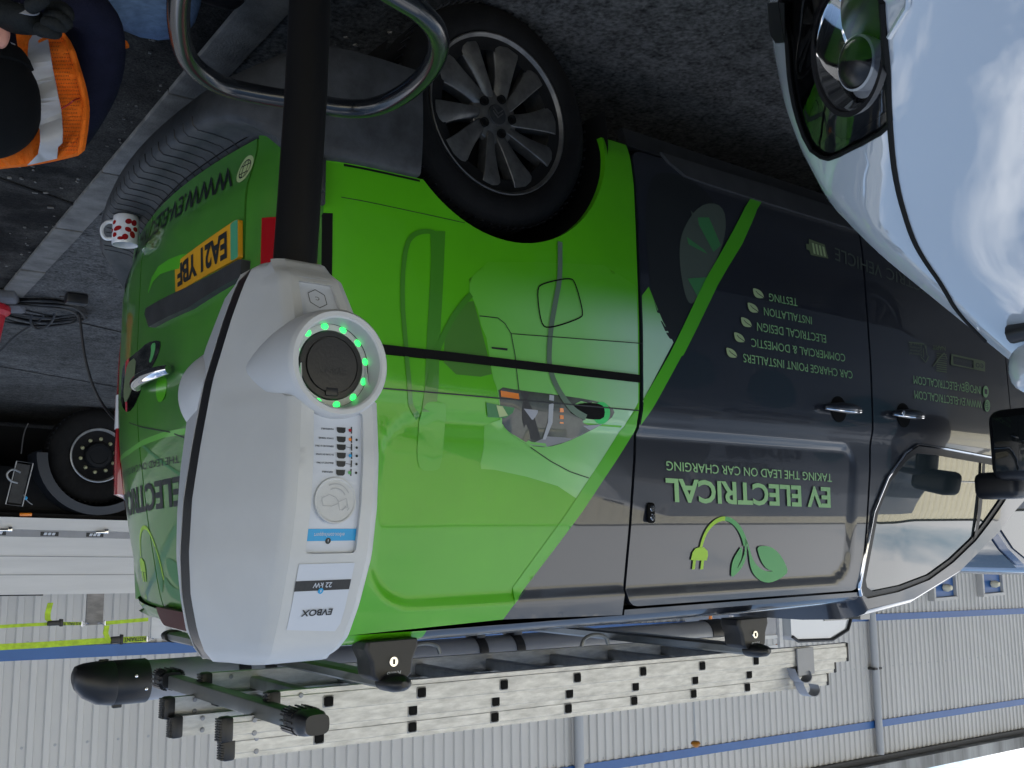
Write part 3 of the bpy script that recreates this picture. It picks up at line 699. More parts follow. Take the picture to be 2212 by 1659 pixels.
# wheel-arch liners and wheels
for cx, s in ((0, 1), (-3.275, 1), (0, -1), (-3.275, -1)):
    mb = MB(); yy = (0.01, 0.40) if s > 0 else (1.91, 1.5)
    mb.loft([[(cx+(AR+0.012)*cos(a), y, AZ+(AR+0.012)*sin(a)) for a in np.linspace(-0.25, pi+0.25, 28)] for y in yy], closed=False, caps=False)
    q = [(cx+(AR+0.012)*cos(a), yy[1], AZ+(AR+0.012)*sin(a)) for a in np.linspace(-0.25, pi+0.25, 28)]; mb.face(q)
    mb.build('arch_liner', M_['shell'], van, fixn=False)
panel('lamp_bezel', [(0.532, 0.735), (0.605, 0.735), (0.605, 1.45), (0.532, 1.40)], side, M_['shell'], van, 0.002, (), 0.03, 0, OUT)
def make_wheel(parent, c):
    c = np.array(c, float); ax = (0, -1, 0)
    mb = MB(); mb.lathe([(0.19, -0.20), (0.245, -0.21), (0.30, -0.20), (0.322, -0.185), (0.331, -0.15), (0.332, -0.06), (0.329, -0.03), (0.322, -0.012), (0.312, -0.003), (0.31, -0.001), (0.285, 0.008), (0.262, 0.006), (0.246, -0.002), (0.238, -0.012), (0.19, -0.02)], c, ax, 72, caps=False)
    mb.mark(0)
    for k in range(72):
        a = 2*pi*k/72
        mb.box(c+np.array([0.3315*cos(a), 0.033, 0.3315*sin(a)]), (0.004, 0.04, 0.006), Matrix.Rotation(-a, 3, 'Y'))
    mb.mark(1); mb.build('tyre', [M_['rubber'], M_['black']], parent, ang=60)
    mb = MB(); mb.lathe([(0, -0.11), (0.215, -0.12), (0.215, -0.13), (0, -0.13)], c, ax, 40); mb.lathe([(0, -0.09), (0.14, -0.09), (0.15, -0.10), (0.15, -0.115), (0, -0.115)], c, ax, 40); mb.build('brake_disc', M_['shell'], parent)
    mb = MB(); mb.lathe([(0.205, -0.17), (0.215, -0.06), (0.218, -0.03), (0.226, -0.015), (0.2345, -0.004), (0.2385, -0.003), (0.2385, -0.01), (0.226, -0.16), (0.205, -0.17)], c, ax, 72, caps=False)
    P = lambda r, a, h: (c[0]+r*cos(a), c[1]-h, c[2]+r*sin(a))
    for k in range(5):                      # five twisted pairs of spokes
        a0 = 2*pi*k/5+0.42
        for sg in (-1, 1):
            rg = []
            for t in np.linspace(0, 1, 9):
                r = 0.050+0.172*t; am = a0+sg*(0.29+0.0*t)+0.22*t*(1-0.3*t)-0.06
                hw = (0.0185+0.002*t+0.022*t*t)/r*(1.15 if sg > 0 else 0.9); hw = min(hw, 0.33)
                h = -0.030+0.020*(t**0.6)-(0.008 if t > 0.95 else 0); tw = 0.012*(1-0.3*t)
                rg.append([P(r, am-hw, h), P(r, am-hw*0.1, h+0.001), P(r, am+hw*0.5, h-0.002), P(r, am+hw, h-tw), P(r, am+hw*0.9, h-0.05), P(r, am-hw*0.9, h-0.045)])
            mb.loft(rg)
    mb.lathe([(0, -0.022), (0.036, -0.022), (0.05, -0.026), (0.078, -0.034), (0.082, -0.05), (0, -0.05)], c, ax, 40)
    mb.build('rim', M_['alloy'], parent, ang=32, bev=0.0022)
    mb = MB(); mb.lathe([(0, -0.017), (0.029, -0.0175), (0.031, -0.02), (0.031, -0.03), (0, -0.03)], c, ax, 32)
    mb.mark(0)
    for s2 in (0.0, 0.011):
        for sg in (-1, 1):
            mb.prism([(0, 0.011-s2), (sg*0.017, -0.004-s2), (sg*0.017, -0.008-s2), (0, 0.006-s2)], c-np.array([0, -0.0165, 0]), (1, 0, 0), (0, 0, 1), (0, -1, 0), 0.0024)
    mb.mark(1); mb.build('hub_cap', [M_['plastic'], M_['alloy']], parent, ang=40)
    for k in range(5):
        a = 2*pi*k/5+0.62; p = c+np.array([0.054*cos(a), 0, 0.054*sin(a)])
        mb = MB(); mb.lathe([(0.0, -0.024), (0.0085, -0.024), (0.0115, -0.018), (0.0135, -0.0175), (0.0135, -0.03), (0, -0.03)], p, ax, 14)
        mb.build('wheel_bolt', M_['shell'], parent)
wroot = thing('wheel', None, None); wroot.parent = van; wroot.location = (0, 0.028, 0.334)
make_wheel(wroot, (0, 0.028, 0.334))
for loc, rz in (((-3.275, 0.028, 0.334), 0), ((0, 1.892, 0.334), pi), ((-3.275, 1.892, 0.334), pi)):
    w = copy_tree(wroot, van); w.location = loc; w.rotation_euler = (0, 0, rz)
# ------------------------------------------------------------ lettering and print on the near side of the van
D = 0.0007
def decal(name, poly, m, parent, off=D, grid=0.06, sm=0, holes=()): return panel(name, smooth_poly(poly, sm) if sm else poly, side, m, parent, off, holes, grid, 0, OUT)
def line(pts, w): return strip_poly(pts, w)
# pale car, charger and cable printed on the green vinyl (clipped by the stripe)
car = z5([(830, 235), (880, 340), (905, 450), (940, 530), (965, 690), (985, 800), (1005, 850), (1030, 1060), (925, 1100), (920, 1250), (900, 1345), (905, 1380), (990, 1385), (1200, 1430), (1400, 1490), (1520, 1565)])
sl_pts = [p for p in st_l]
cq = car+[(-0.486, ts(1383, 1040)[1]), (-0.486, ts(1383, 600)[1])]+z5([(1700, 245), (1300, 215), (950, 205)])
cq = [p for p in cq if p[0] > -0.4875]
stl_y = sorted([p for p in st_l if 0.9 < p[1]], key=lambda p: p[1])
car_q = car[:-1]+z5([(1520, 1570)])+[p for p in st_l if p[0] > -0.486 and p[1] < ts(1243, 1075)[1]+0.01][::-1]+[(-0.486, st_l[5][1]), (-0.486, ts(1385, 620)[1])]+z5([(1700, 245), (1300, 215), (950, 205)])
pc = decal('car_print', car_q[:-3]+z5([(1700, 60), (1300, 40), (950, 40), (830, 150)]), M_['carprint'], rq, D, 0.016)
dl = [p for p in st_l if p[0] <= -0.5]
door_car = [(-0.507, st_l[5][1]-0.02)]+dl[::-1]+[(-0.62, 0.60)]
door_print = decal('door_print', [(-0.507, 0.43), (-0.507, st_l[5][1]+0.004)]+dl[::-1]+T([(1632, 405), (1600, 385), (1520, 372), (1470, 360), (1430, 340), (1420, 352)]), M_['grey'], sdoor, D, 0.03)
decal('car_print', [(-0.507, ts(1392, 640)[1]), (-0.507, st_l[5][1])]+z5([(1950, 940), (2150, 560), (2080, 420), (1990, 200)]), M_['carprint'], sdoor, 2*D, 0.03)
wp = smooth_poly(T([(1392, 480), (1405, 640), (1440, 728), (1455, 736), (1500, 640), (1540, 560), (1560, 500), (1535, 420), (1480, 380), (1420, 370), (1398, 400)]), 2)
decal('tyre_print', wp, M_['ink'], sdoor, 2*D, 0.05)
decal('wheel_print', smooth_poly(T([(1470, 500), (1465, 560), (1480, 650), (1500, 660), (1540, 580), (1570, 500), (1560, 440), (1510, 440)]), 2), M_['ghost'], sdoor, 3*D, 0.05)
for q in ([(1482, 512), (1486, 528), (1528, 550), (1520, 540)], [(1484, 602), (1505, 640), (1530, 625), (1545, 598)], [(1500, 470), (1540, 545), (1556, 530), (1530, 470)]):
    decal('spoke_print', T(q), M_['midgreen'], sdoor, 4*D, 0.05)
0 and decal('sill_print', T([(1422, 331), (1440, 352), (1475, 382), (1505, 398), (1655, 440), (1672, 420), (1520, 370)]), M_['plastic'], sdoor, 4*D, 0.05)
# stripe, in the pieces the panel gaps make
sq = [p for p in st_l if p[0] > -0.488]; sr = [p for p in st_r if p[0] > -0.488]
iq = lambda a, b, x: (x, a[1]+(b[1]-a[1])*(x-a[0])/(b[0]-a[0]))
decal('stripe', [iq(st_l[4], st_l[5], -0.488)]+sq+[(p[0], p[1]) for p in sr[-3:-2]]+sr[::-1][2:]+[iq(st_r[6], st_r[7], -0.488)], M_['stripe'], rq, 2*D, 0.015)
decal('stripe', [iq(st_l[4], st_l[5], -0.506)]+dl[::-1]+[p for p in st_r if p[0] < -0.506]+[iq(st_r[6], st_r[7], -0.506)], M_['stripe'], sdoor, 5*D, 0.015)
# printed charger, post and cables
decal('post_print', z5([(575, -160), (580, 0), (560, 400), (545, 700), (520, 1010), (610, 1010), (632, 700), (645, 400), (665, 0), (672, -160)]), M_['printgreen'], rq, 2*D, 0.05)
decal('hill_print', z5([(670, 480), (840, 240), (900, 450), (960, 690), (980, 790), (660, 760)]), M_['hillgreen'], rq, D, 0.05, 1)
decal('charger_print', z5([(550, 945), (650, 945), (680, 975), (665, 1200), (640, 1370), (610, 1392), (510, 1390), (485, 1300), (500, 1100), (520, 1000)]), M_['stripe'], rq, 3*D, 0.05, 1)
lp = [(395, 100), (392, 300), (410, 500), (425, 700), (440, 950), (470, 1010), (492, 1050)]
decal('cable_print', line(smooth_poly(z5([(640, -130), (560, -165), (470, -145), (420, -80)]+lp), 2, False), 0.013), M_['printgreen'], rq, 3*D, 0.05)
decal('cable_print', line(smooth_poly(z5([(840, 250), (780, 310), (700, 430), (640, 560), (600, 680), (560, 850)]), 2, False), 0.016), M_['printgreen'], rq, 3*D, 0.05)
# headlamp, plug and lead of the printed car
lampp = [(1010, 845), (1150, 870), (1400, 900), (1600, 930), (1700, 955), (1775, 1000), (1745, 1060), (1600, 1140), (1450, 1210), (1330, 1242), (1215, 1230), (1130, 1180), (1060, 1130), (1035, 1080), (1025, 950)]
decal('headlamp_print', z5(lampp), M_['lampprint'], rq, 2*D, 0.05, 1)
decal('glass_print', z5([(1215, 1225), (1330, 1237), (1450, 1205), (1600, 1135), (1690, 1090), (1520, 1105), (1340, 1110), (1310, 1180)]), M_['tube'], rq, 3*D, 0.05)
decal('lamp_edge_print', z5([(1035, 1085), (1060, 1130), (1130, 1180), (1215, 1228), (1330, 1238), (1320, 1215), (1230, 1205), (1140, 1160), (1075, 1115)]), M_['carprint'], rq, 3*D, 0.05)
decal('lamp_inner_print', z5([(1160, 880), (1210, 888), (1250, 1050), (1290, 1190), (1250, 1195), (1190, 1180), (1170, 1050)]), M_['plastic'], rq, 3*D, 0.05)
decal('lamp_bulb_print', z5([(1180, 990), (1270, 1000), (1265, 1100), (1190, 1090)]), M_['tube'], rq, 4*D, 0.05)
decal('lamp_strip_print', z5([(1345, 900), (1375, 905), (1365, 1080), (1320, 1190), (1300, 1190), (1335, 1080)]), M_['pipe'], rq, 4*D, 0.05)
decal('indicator_print', z5([(1028, 873), (1145, 892), (1150, 930), (1032, 912)]), M_['amber'], rq, 4*D, 0.05)
decal('side_lamp_print', z5([(935, 950), (1010, 965), (1120, 985), (1105, 1020), (1060, 1050), (945, 1045)]), M_['midgreen'], rq, 4*D, 0.05)
decal('side_lamp_print', z5([(1000, 968), (1040, 975), (1075, 1035), (1020, 1045)]), M_['leafy'], rq, 5*D, 0.05)
for y in (1000, 1045, 1090): decal('led_print', z5([(1412, y-14), (1436, y-12), (1438, y+12), (1412, y+13)]), M_['amber'], rq, 4*D, 0.05)
e = [(1668+58*cos(a)+12, 1018+72*sin(a)) for a in np.linspace(0, 2*pi, 25)[:-1]]
decal('plug_ring_print', z5(e), M_['led2'] if 'led2' in M_ else M_['stripe'], rq, 4*D, 0.05)
decal('plug_print', z5([(1470, 1010), (1510, 965), (1590, 950), (1680, 960), (1705, 1000), (1695, 1060), (1600, 1060), (1520, 1040)]), M_['shell'], rq, 5*D, 0.05, 1)
lead = smooth_poly([(1412, -90), (1412, 150), (1385, 280), (1350, 480), (1340, 650), (1347, 740), (1385, 840), (1440, 930), (1500, 1005), (1580, 1048)], 2, False)
decal('lead_print', line(z5(lead), 0.0175), M_['lead'] if 'lead' in M_ else M_['pipe'], rq, 6*D, 0.05)
for l in ([(890, 390), (1010, 403), (1055, 440), (1095, 505), (1120, 640), (1128, 720), (1145, 870)], [(1095, 505), (1500, 535), (1945, 568)], [(1220, 1240), (1350, 1330), (1480, 1400), (1600, 1440)]):
    decal('panel_line_print', line(z5(l), 0.0026), M_['ink'], rq, 6*D, 0.05)
decal('badge_print', z5([(968, 590), (1072, 600), (1070, 615), (968, 602)]), M_['ink'], rq, 6*D, 0.05)
# real details: seam lines, flap
flap = smooth_poly(z5([(1258, 215), (1300, 178), (1470, 143), (1508, 165), (1562, 370), (1545, 405), (1340, 473), (1285, 445)]), 2)
fl = decal('charging_flap', line(flap+flap[:1], 0.0042), M_['shell'], rq, 7*D, 0.03)
decal('vinyl_seam', line([ts(737, 426), ts(1004, 481.7)], 0.002), M_['ink'], rq, D, 0.05)
decal('slide_rail', [(0.45, RZ0), (-0.488, RZ0), (-0.488, RZ1), (0.45, RZ1)], M_['shell'], rq, 9*D, 0.05)
decal('rail_lip', [(0.45, RZ0-0.009), (-0.488, RZ0-0.009), (-0.488, RZ0-0.001), (0.45, RZ0-0.001)], M_['stripe'], rq, 0.003, 0.05) if False else None
decal('crease_line', line([(0.44, ts(830, 840)[1]), (-0.488, ts(1385, 888)[1])], 0.0036), M_['ink'], rq, 8*D, 0.05)
decal('bumper_join', line([(0.29, 0.606), (0.553, 0.606)], 0.006), M_['shell'], rq, D, 0.05)
decal('scuff', T([(1490, 455), (1505, 470), (1510, 500), (1496, 480)]), M_['ghost'], sdoor, 6*D, 0.05)
# slogans and logo in pale green
def side_text(name, s, l, r, t, m, parent, off=6*D, **k): return lettering(name, s, ts(*l), ts(*r), ts(*t), side, m, parent, off, **k)
Z6 = lambda x, y: (1474.67+x/3, 553+y/3)
side_text('company_name', 'EV ELECTRICAL', (1791, 1054.7), (1435.6, 1034.7), (1792.5, 1096.3), M_['mint'], sdoor, bold=0.028)
side_text('strapline', 'TAKING THE LEAD ON CAR CHARGING', (1794.7, 1024.3), (1437, 996.3), (1795.2, 1041.5), M_['mint'], sdoor, bold=0.004)
for s, l, r, c in (('CAR CHARGE POINT INSTALLERS', (1093, 748), (385, 634), 50), ('COMMERCIAL & DOMESTIC', (1045, 638), (437, 535), 50), ('ELECTRICAL DESIGN', (921, 514), (475, 431), 52), ('INSTALLATION', (828, 396), (519, 334), 50), ('TESTING', (735, 279), (552, 243), 49)):
    side_text('service_line', s, Z6(*l), Z6(*r), Z6(l[0]+3, l[1]+c), M_['mint'] if c == 50 else M_['mint'], sdoor)
def leaf_icon(cx, cy):
    q = [(-36, -34), (-10, -28), (14, -16), (30, 6), (36, 30), (10, 33), (-14, 28), (-30, 8), (-34, -14)]
    decal('leaf_icon', smooth_poly(z6([(cx+a, cy+b) for a, b in q]), 1), M_['leafy'], sdoor, 6*D, 0.05)
    v = [(-18, -14), (-4, 2), (14, 14), (33, 28)]
    decal('leaf_vein', line(z6([(cx+a, cy+b) for a, b in v]), 0.0028), M_['grey'], sdoor, 7*D, 0.05)
for c in ((312, 628), (362, 528), (407, 430), (450, 336), (485, 243)): leaf_icon(*c)
side_text('web_address', 'WWW.EV-ELECTRICAL.COM', Z6(1931, 938), Z6(1495, 872), Z6(1934, 988), M_['mint'], fdoor)
side_text('mail_address', 'INFO@EV-ELECTRICAL.COM', Z6(1926, 847), Z6(1490, 776), Z6(1928, 897), M_['mint'], fdoor)
def disc(name, cx, cy, rx, ry, m, off, parent): return decal(name, z6([(cx+rx*cos(a), cy+ry*sin(a)) for a in np.linspace(0, 2*pi, 25)[:-1]]), m, parent, off, 0.06)
disc('globe_icon', 1968, 971, 18, 39, M_['mint'], 6*D, fdoor); disc('mail_icon', 1958, 880, 18, 38, M_['mint'], 6*D, fdoor)
decal('envelope', z6([(1950, 862), (1968, 866), (1968, 898), (1950, 893)]), M_['grey'], fdoor, 7*D)
for k in (-0.45, 0, 0.45):
    decal('globe_line', line(z6([(1956, 971+26*k-3), (1980, 971+26*k+3)]), 0.002), M_['grey'], fdoor, 7*D)
decal('globe_line', line(z6([(1968, 944), (1968, 998)]), 0.003), M_['grey'], fdoor, 7*D)
decal('globe_ring', line(z6([(1968+12*cos(a), 971+26*sin(a)) for a in np.linspace(0, 2*pi, 21)]), 0.002), M_['grey'], fdoor, 7*D)
# faint accreditation marks
decal('logo_frame', z6([(1737, 635), (1945, 680), (1955, 690), (1955, 750), (1740, 708), (1732, 700)]), M_['ghost2'], fdoor, 5*D, holes=[z6([(1748, 650), (1880, 678), (1880, 728), (1750, 700)])])
side_text('logo_text', 'eo', Z6(1943, 700), Z6(1893, 692), Z6(1944, 745), M_['grey'], fdoor, 6*D)
side_text('logo_text', 'Approved Installer', Z6(1878, 688), Z6(1752, 662), Z6(1878, 712), M_['ghost'], fdoor, 6*D)
side_text('logo_text', 'NAPIT', Z6(1698, 588), Z6(1614, 578), Z6(1699, 615), M_['ghost2'], fdoor, 5*D, bold=0.02)
for k in range(9):
    y = 632+k*14; decal('logo_stripe', line(z6([(1640, y), (1706, y+9)]), 0.003 if k < 4 else 0.0045), M_['ghost2'], fdoor, 5*D)
decal('logo_tick', line(z6([(1618, 716), (1660, 660), (1690, 630), (1708, 668)]), 0.006), M_['ghost2'], fdoor, 6*D)
for l in ([(1460, 560), (1560, 572), (1570, 600)], [(1556, 600), (1556, 655), (1540, 655), (1570, 690), (1590, 650), (1578, 640), (1570, 575)]): decal('logo_shield', line(z6(l), 0.005), M_['ghost2'], fdoor, 5*D)
for k in range(4): side_text('logo_text', ('Part P', 'Domestic', 'Consumer', 'Registered')[k], Z6(1545, 572+k*21), Z6(1465, 562+k*21), Z6(1545, 588+k*21), M_['ghost2'], fdoor, 5*D)
decal('logo_mark', line(z6([(1555, 610), (1556, 640)]), 0.006), M_['ghost2'], fdoor, 5*D)
# plug and leaf emblem
def emblem(nm, q, m, sm=1): decal(nm, z9(q), m, sdoor, 6*D, 0.05, sm)
emblem('emblem_plug', [(46, 312), (58, 262), (78, 236), (104, 228), (132, 230), (155, 252), (158, 280), (150, 314)], M_['lime'], 0)
for q in ([(62, 310), (80, 310), (72, 370), (55, 374)], [(115, 310), (133, 310), (126, 370), (108, 374)]): emblem('emblem_pin', q, M_['lime'], 0)
arc_p = smooth_poly([(112, 232), (125, 178), (155, 112), (205, 60), (262, 38), (320, 58), (365, 110), (392, 170), (402, 215)], 2, False)
k = len(arc_p)//2
decal('emblem_cable', line(z9(arc_p[:k+1]), list(np.linspace(0.012, 0.014, k+1))), M_['lime'], sdoor, 6*D)
decal('emblem_cable', line(z9(arc_p[k:]), list(np.linspace(0.014, 0.022, len(arc_p)-k))), M_['leafgreen'], sdoor, 6*D)
emblem('emblem_leaf', [(378, 218), (355, 250), (325, 300), (310, 350), (307, 428), (345, 400), (385, 350), (408, 290), (410, 190), (396, 190), (398, 260), (375, 320), (345, 372), (352, 350), (380, 290)], M_['leafgreen'])
emblem('emblem_leaf', [(392, 168), (412, 184), (425, 230), (445, 300), (478, 352), (530, 385), (590, 386), (540, 372), (505, 325), (485, 270), (476, 226), (522, 218), (566, 226), (615, 262), (655, 325), (679, 387), (645, 420), (590, 450), (540, 460), (488, 440), (450, 400), (430, 345), (424, 280), (414, 215)], M_['leafgreen'])
# electric vehicle wording and battery low on the doors
side_text('vehicle_wording', 'VEHICLE', (1903, 574.5), (1801.8, 534.7), (1904, 601), M_['ghost'], sdoor, 4*D)
side_text('vehicle_wording', 'ELECTRIC', (2024, 622), (1913, 578), (2025, 645), M_['ghost'], fdoor, 4*D)
bq = T([(1746, 516.5), (1780, 529), (1788, 559), (1750, 551), (1747, 541), (1741, 539), (1740, 527), (1746, 528)])
decal('battery_icon', bq, M_['ghost2'], sdoor, 4*D)
for k in range(4): decal('battery_bar', T([(1752+k*7.5, 525+k*2.6), (1756+k*7.5, 526+k*2.6), (1760+k*7.5, 549+k*2), (1756+k*7.5, 548+k*2)]), M_['leafy'], sdoor, 5*D)
# door handles, lock and flap
def handle(c, w, parent, key):
    x, z = ts(*c); y = side_y(x, z)
    mb = MB(); mb.lathe([(0.046, 0.0015), (0.043, -0.004), (0.03, -0.016), (0, -0.02)], (x+0.0, y, z), (0, -1, 0), 28, (1.0, 0.95), (1, 0, 0)); cup = mb.build('handle_recess', M_['shell'], parent)
    pts = [(x+w*(t-0.5), y-0.018-0.020*sin(pi*t)**0.6, z+0.0) for t in np.linspace(0, 1, 15)]
    rr = [(0.009+0.010*sin(pi*min(1, max(0, t)))**0.7) for t in np.linspace(0, 1, 15)]
    mb = MB(); mb.tube(pts, rr, 14); h = mb.build('handle', M_['grey'], parent)
    mb = MB(); mb.tube([(p[0], p[1]-r*0.75, p[2]+r*0.7) for p, r in zip(pts, rr)], 0.0038, 8); mb.build('handle_trim', M_['chrome'], parent)
    if key:
        mb = MB(); mb.lathe([(0, 0.004), (0.009, 0.003), (0.010, 0)], (x+w*0.36, y-0.046, z), (0, -1, 0), 16); mb.build('key_barrel', M_['chrome'], parent)
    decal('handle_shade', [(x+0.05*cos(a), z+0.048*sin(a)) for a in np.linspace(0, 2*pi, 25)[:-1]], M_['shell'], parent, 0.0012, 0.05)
handle((1811, 884), 0.215, sdoor, False); handle((1951, 897), 0.205, fdoor, True)
disc('blank_cap', 2003, 1096, 0, 0, M_['grey'], 4*D, fdoor) if False else None
x, z = ts(1403, 1108)
mb = MB(); mb.box((x, side_y(x, z)-0.006, z), (0.030, 0.016, 0.062), bev=0.009, seg=3); lk = mb.build('deadlock', M_['shell'], sdoor)
for dz in (0.013, -0.013):
    mb = MB(); mb.lathe([(0, 0.002), (0.009, 0.0015), (0.010, 0)], (x, side_y(x, z)-0.014, z+dz), (0, -1, 0), 16); mb.build('lock_barrel', M_['chrome'], sdoor)
# door mirror
mr = []
mb = MB(); mb.box((-2.47, -0.185, 1.185), (0.17, 0.22, 0.29), bev=0.05, seg=4); mi = mb.build('door_mirror', M_['black'], van)
mb = MB(); mb.box((-2.50, -0.07, 1.345), (0.14, 0.18, 0.11), bev=0.03, seg=3); mb.build('mirror_arm', M_['black'], mi)
mb = MB(); mb.box((-2.384, -0.19, 1.185), (0.012, 0.16, 0.22), bev=0.004); mb.build('mirror_glass', M_['lens'], mi)
# ------------------------------------------------------------ rear doors: lettering, plate, handle
RO = (1, 0, 0)
def rdec(name, poly, m, parent, off=D, grid=0.06, sm=0, holes=()): return panel(name, smooth_poly(poly, sm) if sm else poly, rear, m, parent, off, holes, grid, 0, RO)
def rtext(name, s, l, r, t, m, parent, off=3*D, **k): return lettering(name, s, tr(*l), tr(*r), tr(*t), rear, m, parent, off, out=RO, **k)
PC = [np.array(tr(*q)) for q in ((525.5, 473.6), (378.2, 569.5), (379.5, 634.5), (526.5, 559))]
def bil(a, b):
    return (PC[0]*(1-a)+PC[1]*a)*(1-b)+(PC[3]*(1-a)+PC[2]*a)*b
def flat_rear(a, b, off=0.0):
    q = bil(a, b); return (0.5*(rear_x(*q)+rear_x(*bil(.5, .5)))+0.004+off, q[0], q[1])
plate = panel('number_plate', rrect(0, 1, 0, 1, 0.05), flat_rear, M_['yellowp'], ldoor, 0.0, (), 0.1, 0.012, RO)
panel('plate_band', rrect(0.003, 0.10, 0.012, 0.988, 0.04), flat_rear, M_['plategreen'], ldoor, 0.0008, (), 0.2, 0, RO)
lettering('plate_number', 'EA21 YBF', (0.15, 0.17), (0.95, 0.17), (0.15, 0.83), flat_rear, M_['ink'], ldoor, 0.0012, out=RO, bold=0.035, spacing=0.95)
bar = TR([(538, 563), (536, 600), (500, 618), (420, 668), (336, 708), (327, 680), (330, 668), (420, 622), (480, 592), (530, 564)])
rb = panel('plate_light_bar', bar, rear, M_['plastic'], ldoor, 0.02, (), 0.04, 0.03, RO)
rdec('recess_edge', line(TR([(545, 290), (400, 387), (333, 460)]), 0.004), M_['shell'], ldoor)
rtext('rear_web_address', 'WWW.EV-ELECTRIC', (505, 358.3), (303, 515), (503, 402), M_['ink'], ldoor, bold=0.01)
rtext('rear_web_address', 'AL.COM', (297, 526), (268, 600), (296, 560), M_['ink'], rdoor, bold=0.01)
gc = tr(530, 365); gr = 0.037
rdec('globe_icon', [(gc[0]+gr*cos(a), gc[1]+gr*1.0*sin(a)) for a in np.linspace(0, 2*pi, 25)[:-1]], M_['leafy'], ldoor)
ci = lambda r, a0=0: [(gc[0]+r*cos(a), gc[1]+r*sin(a)) for a in np.linspace(0, 2*pi, 25)]
rdec('globe_ring', line(ci(0.025), 0.003), M_['ink'], ldoor, 2*D)
rdec('globe_ring', line([(gc[0]+0.011*cos(a), gc[1]+0.025*sin(a)) for a in np.linspace(0, 2*pi, 25)], 0.003), M_['ink'], ldoor, 2*D)
for k in (-0.011, 0.011): rdec('globe_line', line([(gc[0]-0.023, gc[1]+k), (gc[0]+0.023, gc[1]+k)], 0.003), M_['ink'], ldoor, 2*D)
rtext('rear_company_name', 'ELECTRICAL', (394, 1030), (259, 1072), (397, 1091), M_['ink'], ldoor, bold=0.03)
rtext('rear_company_name', 'EV', (445, 1010), (405, 1026), (448, 1074), M_['ink'], ldoor, bold=0.03)
rtext('rear_strapline', 'THE LEAD ON CAR CHARGING', (388, 983), (257, 1022), (389, 1000), M_['ink'], ldoor)
Z4 = lambda q: TR(q, 0, 553, Z3)
rdec('headlamp_print', Z4([(1040, 545), (1045, 590), (1010, 690), (940, 800), (905, 910), (860, 1000), (822, 1015), (795, 980), (778, 930), (785, 800), (800, 700), (900, 620), (960, 560)]), M_['lens'], ldoor, 2*D, 0.05, 1)
rdec('headlamp_inner', Z4([(830, 700), (890, 650), (880, 780), (850, 900), (815, 960), (800, 900), (815, 780)]), M_['ghost2'], ldoor, 3*D, 0.05, 1)
rdec('lamp_ring_print', Z4([(985, 570), (1015, 560), (1010, 620), (985, 690), (970, 690), (985, 630)]), M_['leafgreen'], ldoor, 3*D, 0.05, 1)
rdec('painted_sheen', line(Z4([(750, 1330), (840, 1270), (930, 1210), (1060, 1160), (1240, 1130)]), 0.016), M_['carprint'], ldoor, 2*D)  # pale curve painted on as the sheen across the rear door
rdec('line_print', line(Z4([(930, 1230), (1060, 1340), (1190, 1430)]), 0.010), M_['midgreen'], ldoor, 2*D)
rdec('line_print', line(Z4([(840, 1080), (930, 1110), (1100, 1140), (1220, 1185)]), 0.004), M_['ink'], ldoor, 2*D)
rdec('bumper_print', Z4([(950, 280), (1000, 90), (1130, 0), (1310, -30), (1390, -10), (1400, 60), (1150, 80), (1010, 130)]), M_['stripe'], ldoor, 1*D, 0.05, 1)
zz = lambda q: TR(q, 0, 1106, Z3)
rdec('emblem_cable', line(smooth_poly(zz([(905, 290), (903, 150), (925, 95), (960, 108), (1000, 200), (1040, 330), (1062, 440)]), 2, False), 0.012), M_['lime'], ldoor, 2*D)
rdec('emblem_plug', zz([(898, 318), (900, 300), (912, 298), (932, 325), (942, 392), (905, 384)]), M_['lime'], ldoor, 3*D)
for q in ([(911, 388), (921, 390), (927, 452), (919, 450)], [(928, 392), (940, 394), (944, 455), (935, 452)]): rdec('emblem_pin', zz(q), M_['lime'], ldoor, 3*D)
rdec('emblem_leaf', zz([(1072, 302), (1110, 300), (1165, 350), (1215, 430), (1260, 480), (1180, 500), (1130, 460), (1090, 390)]), M_['midgreen'], ldoor, 2*D, 0.05, 1)
rdec('emblem_leaf', zz([(1060, 430), (1075, 420), (1110, 480), (1180, 512), (1290, 520), (1290, 600), (1200, 596), (1120, 560), (1075, 500)]), M_['midgreen'], ldoor, 2*D, 0.05, 1)
rdec('emblem_leaf', zz([(1000, 220), (1012, 230), (1030, 330), (1058, 430), (1055, 520), (1040, 520), (1022, 400)]), M_['midgreen'], ldoor, 2*D, 0.05, 1)
for l in ([(-40, 95), (40, 60)], ):
    pass
hp = [np.array(rear(*tr(a, b), 0.02)) for a, b in ((312, 838), (322, 832), (345, 820), (368, 808), (379, 799))]
for i, q in enumerate(hp): q[0] += (0.0, 0.022, 0.032, 0.022, 0.0)[i]
hs = smooth_poly(hp, 2, False)
mb = MB(); mb.tube(hs, [0.012+0.006*sin(pi*i/(len(hs)-1)) for i in range(len(hs))], 14); mb.build('rear_handle', M_['chrome'], ldoor)
c = np.array(rear(*tr(350, 835), 0.001)); mb = MB(); mb.lathe([(0.045, 0.001), (0.03, -0.01), (0, -0.014)], c, (1, 0, 0), 24); mb.build('handle_recess', M_['green'], ldoor)
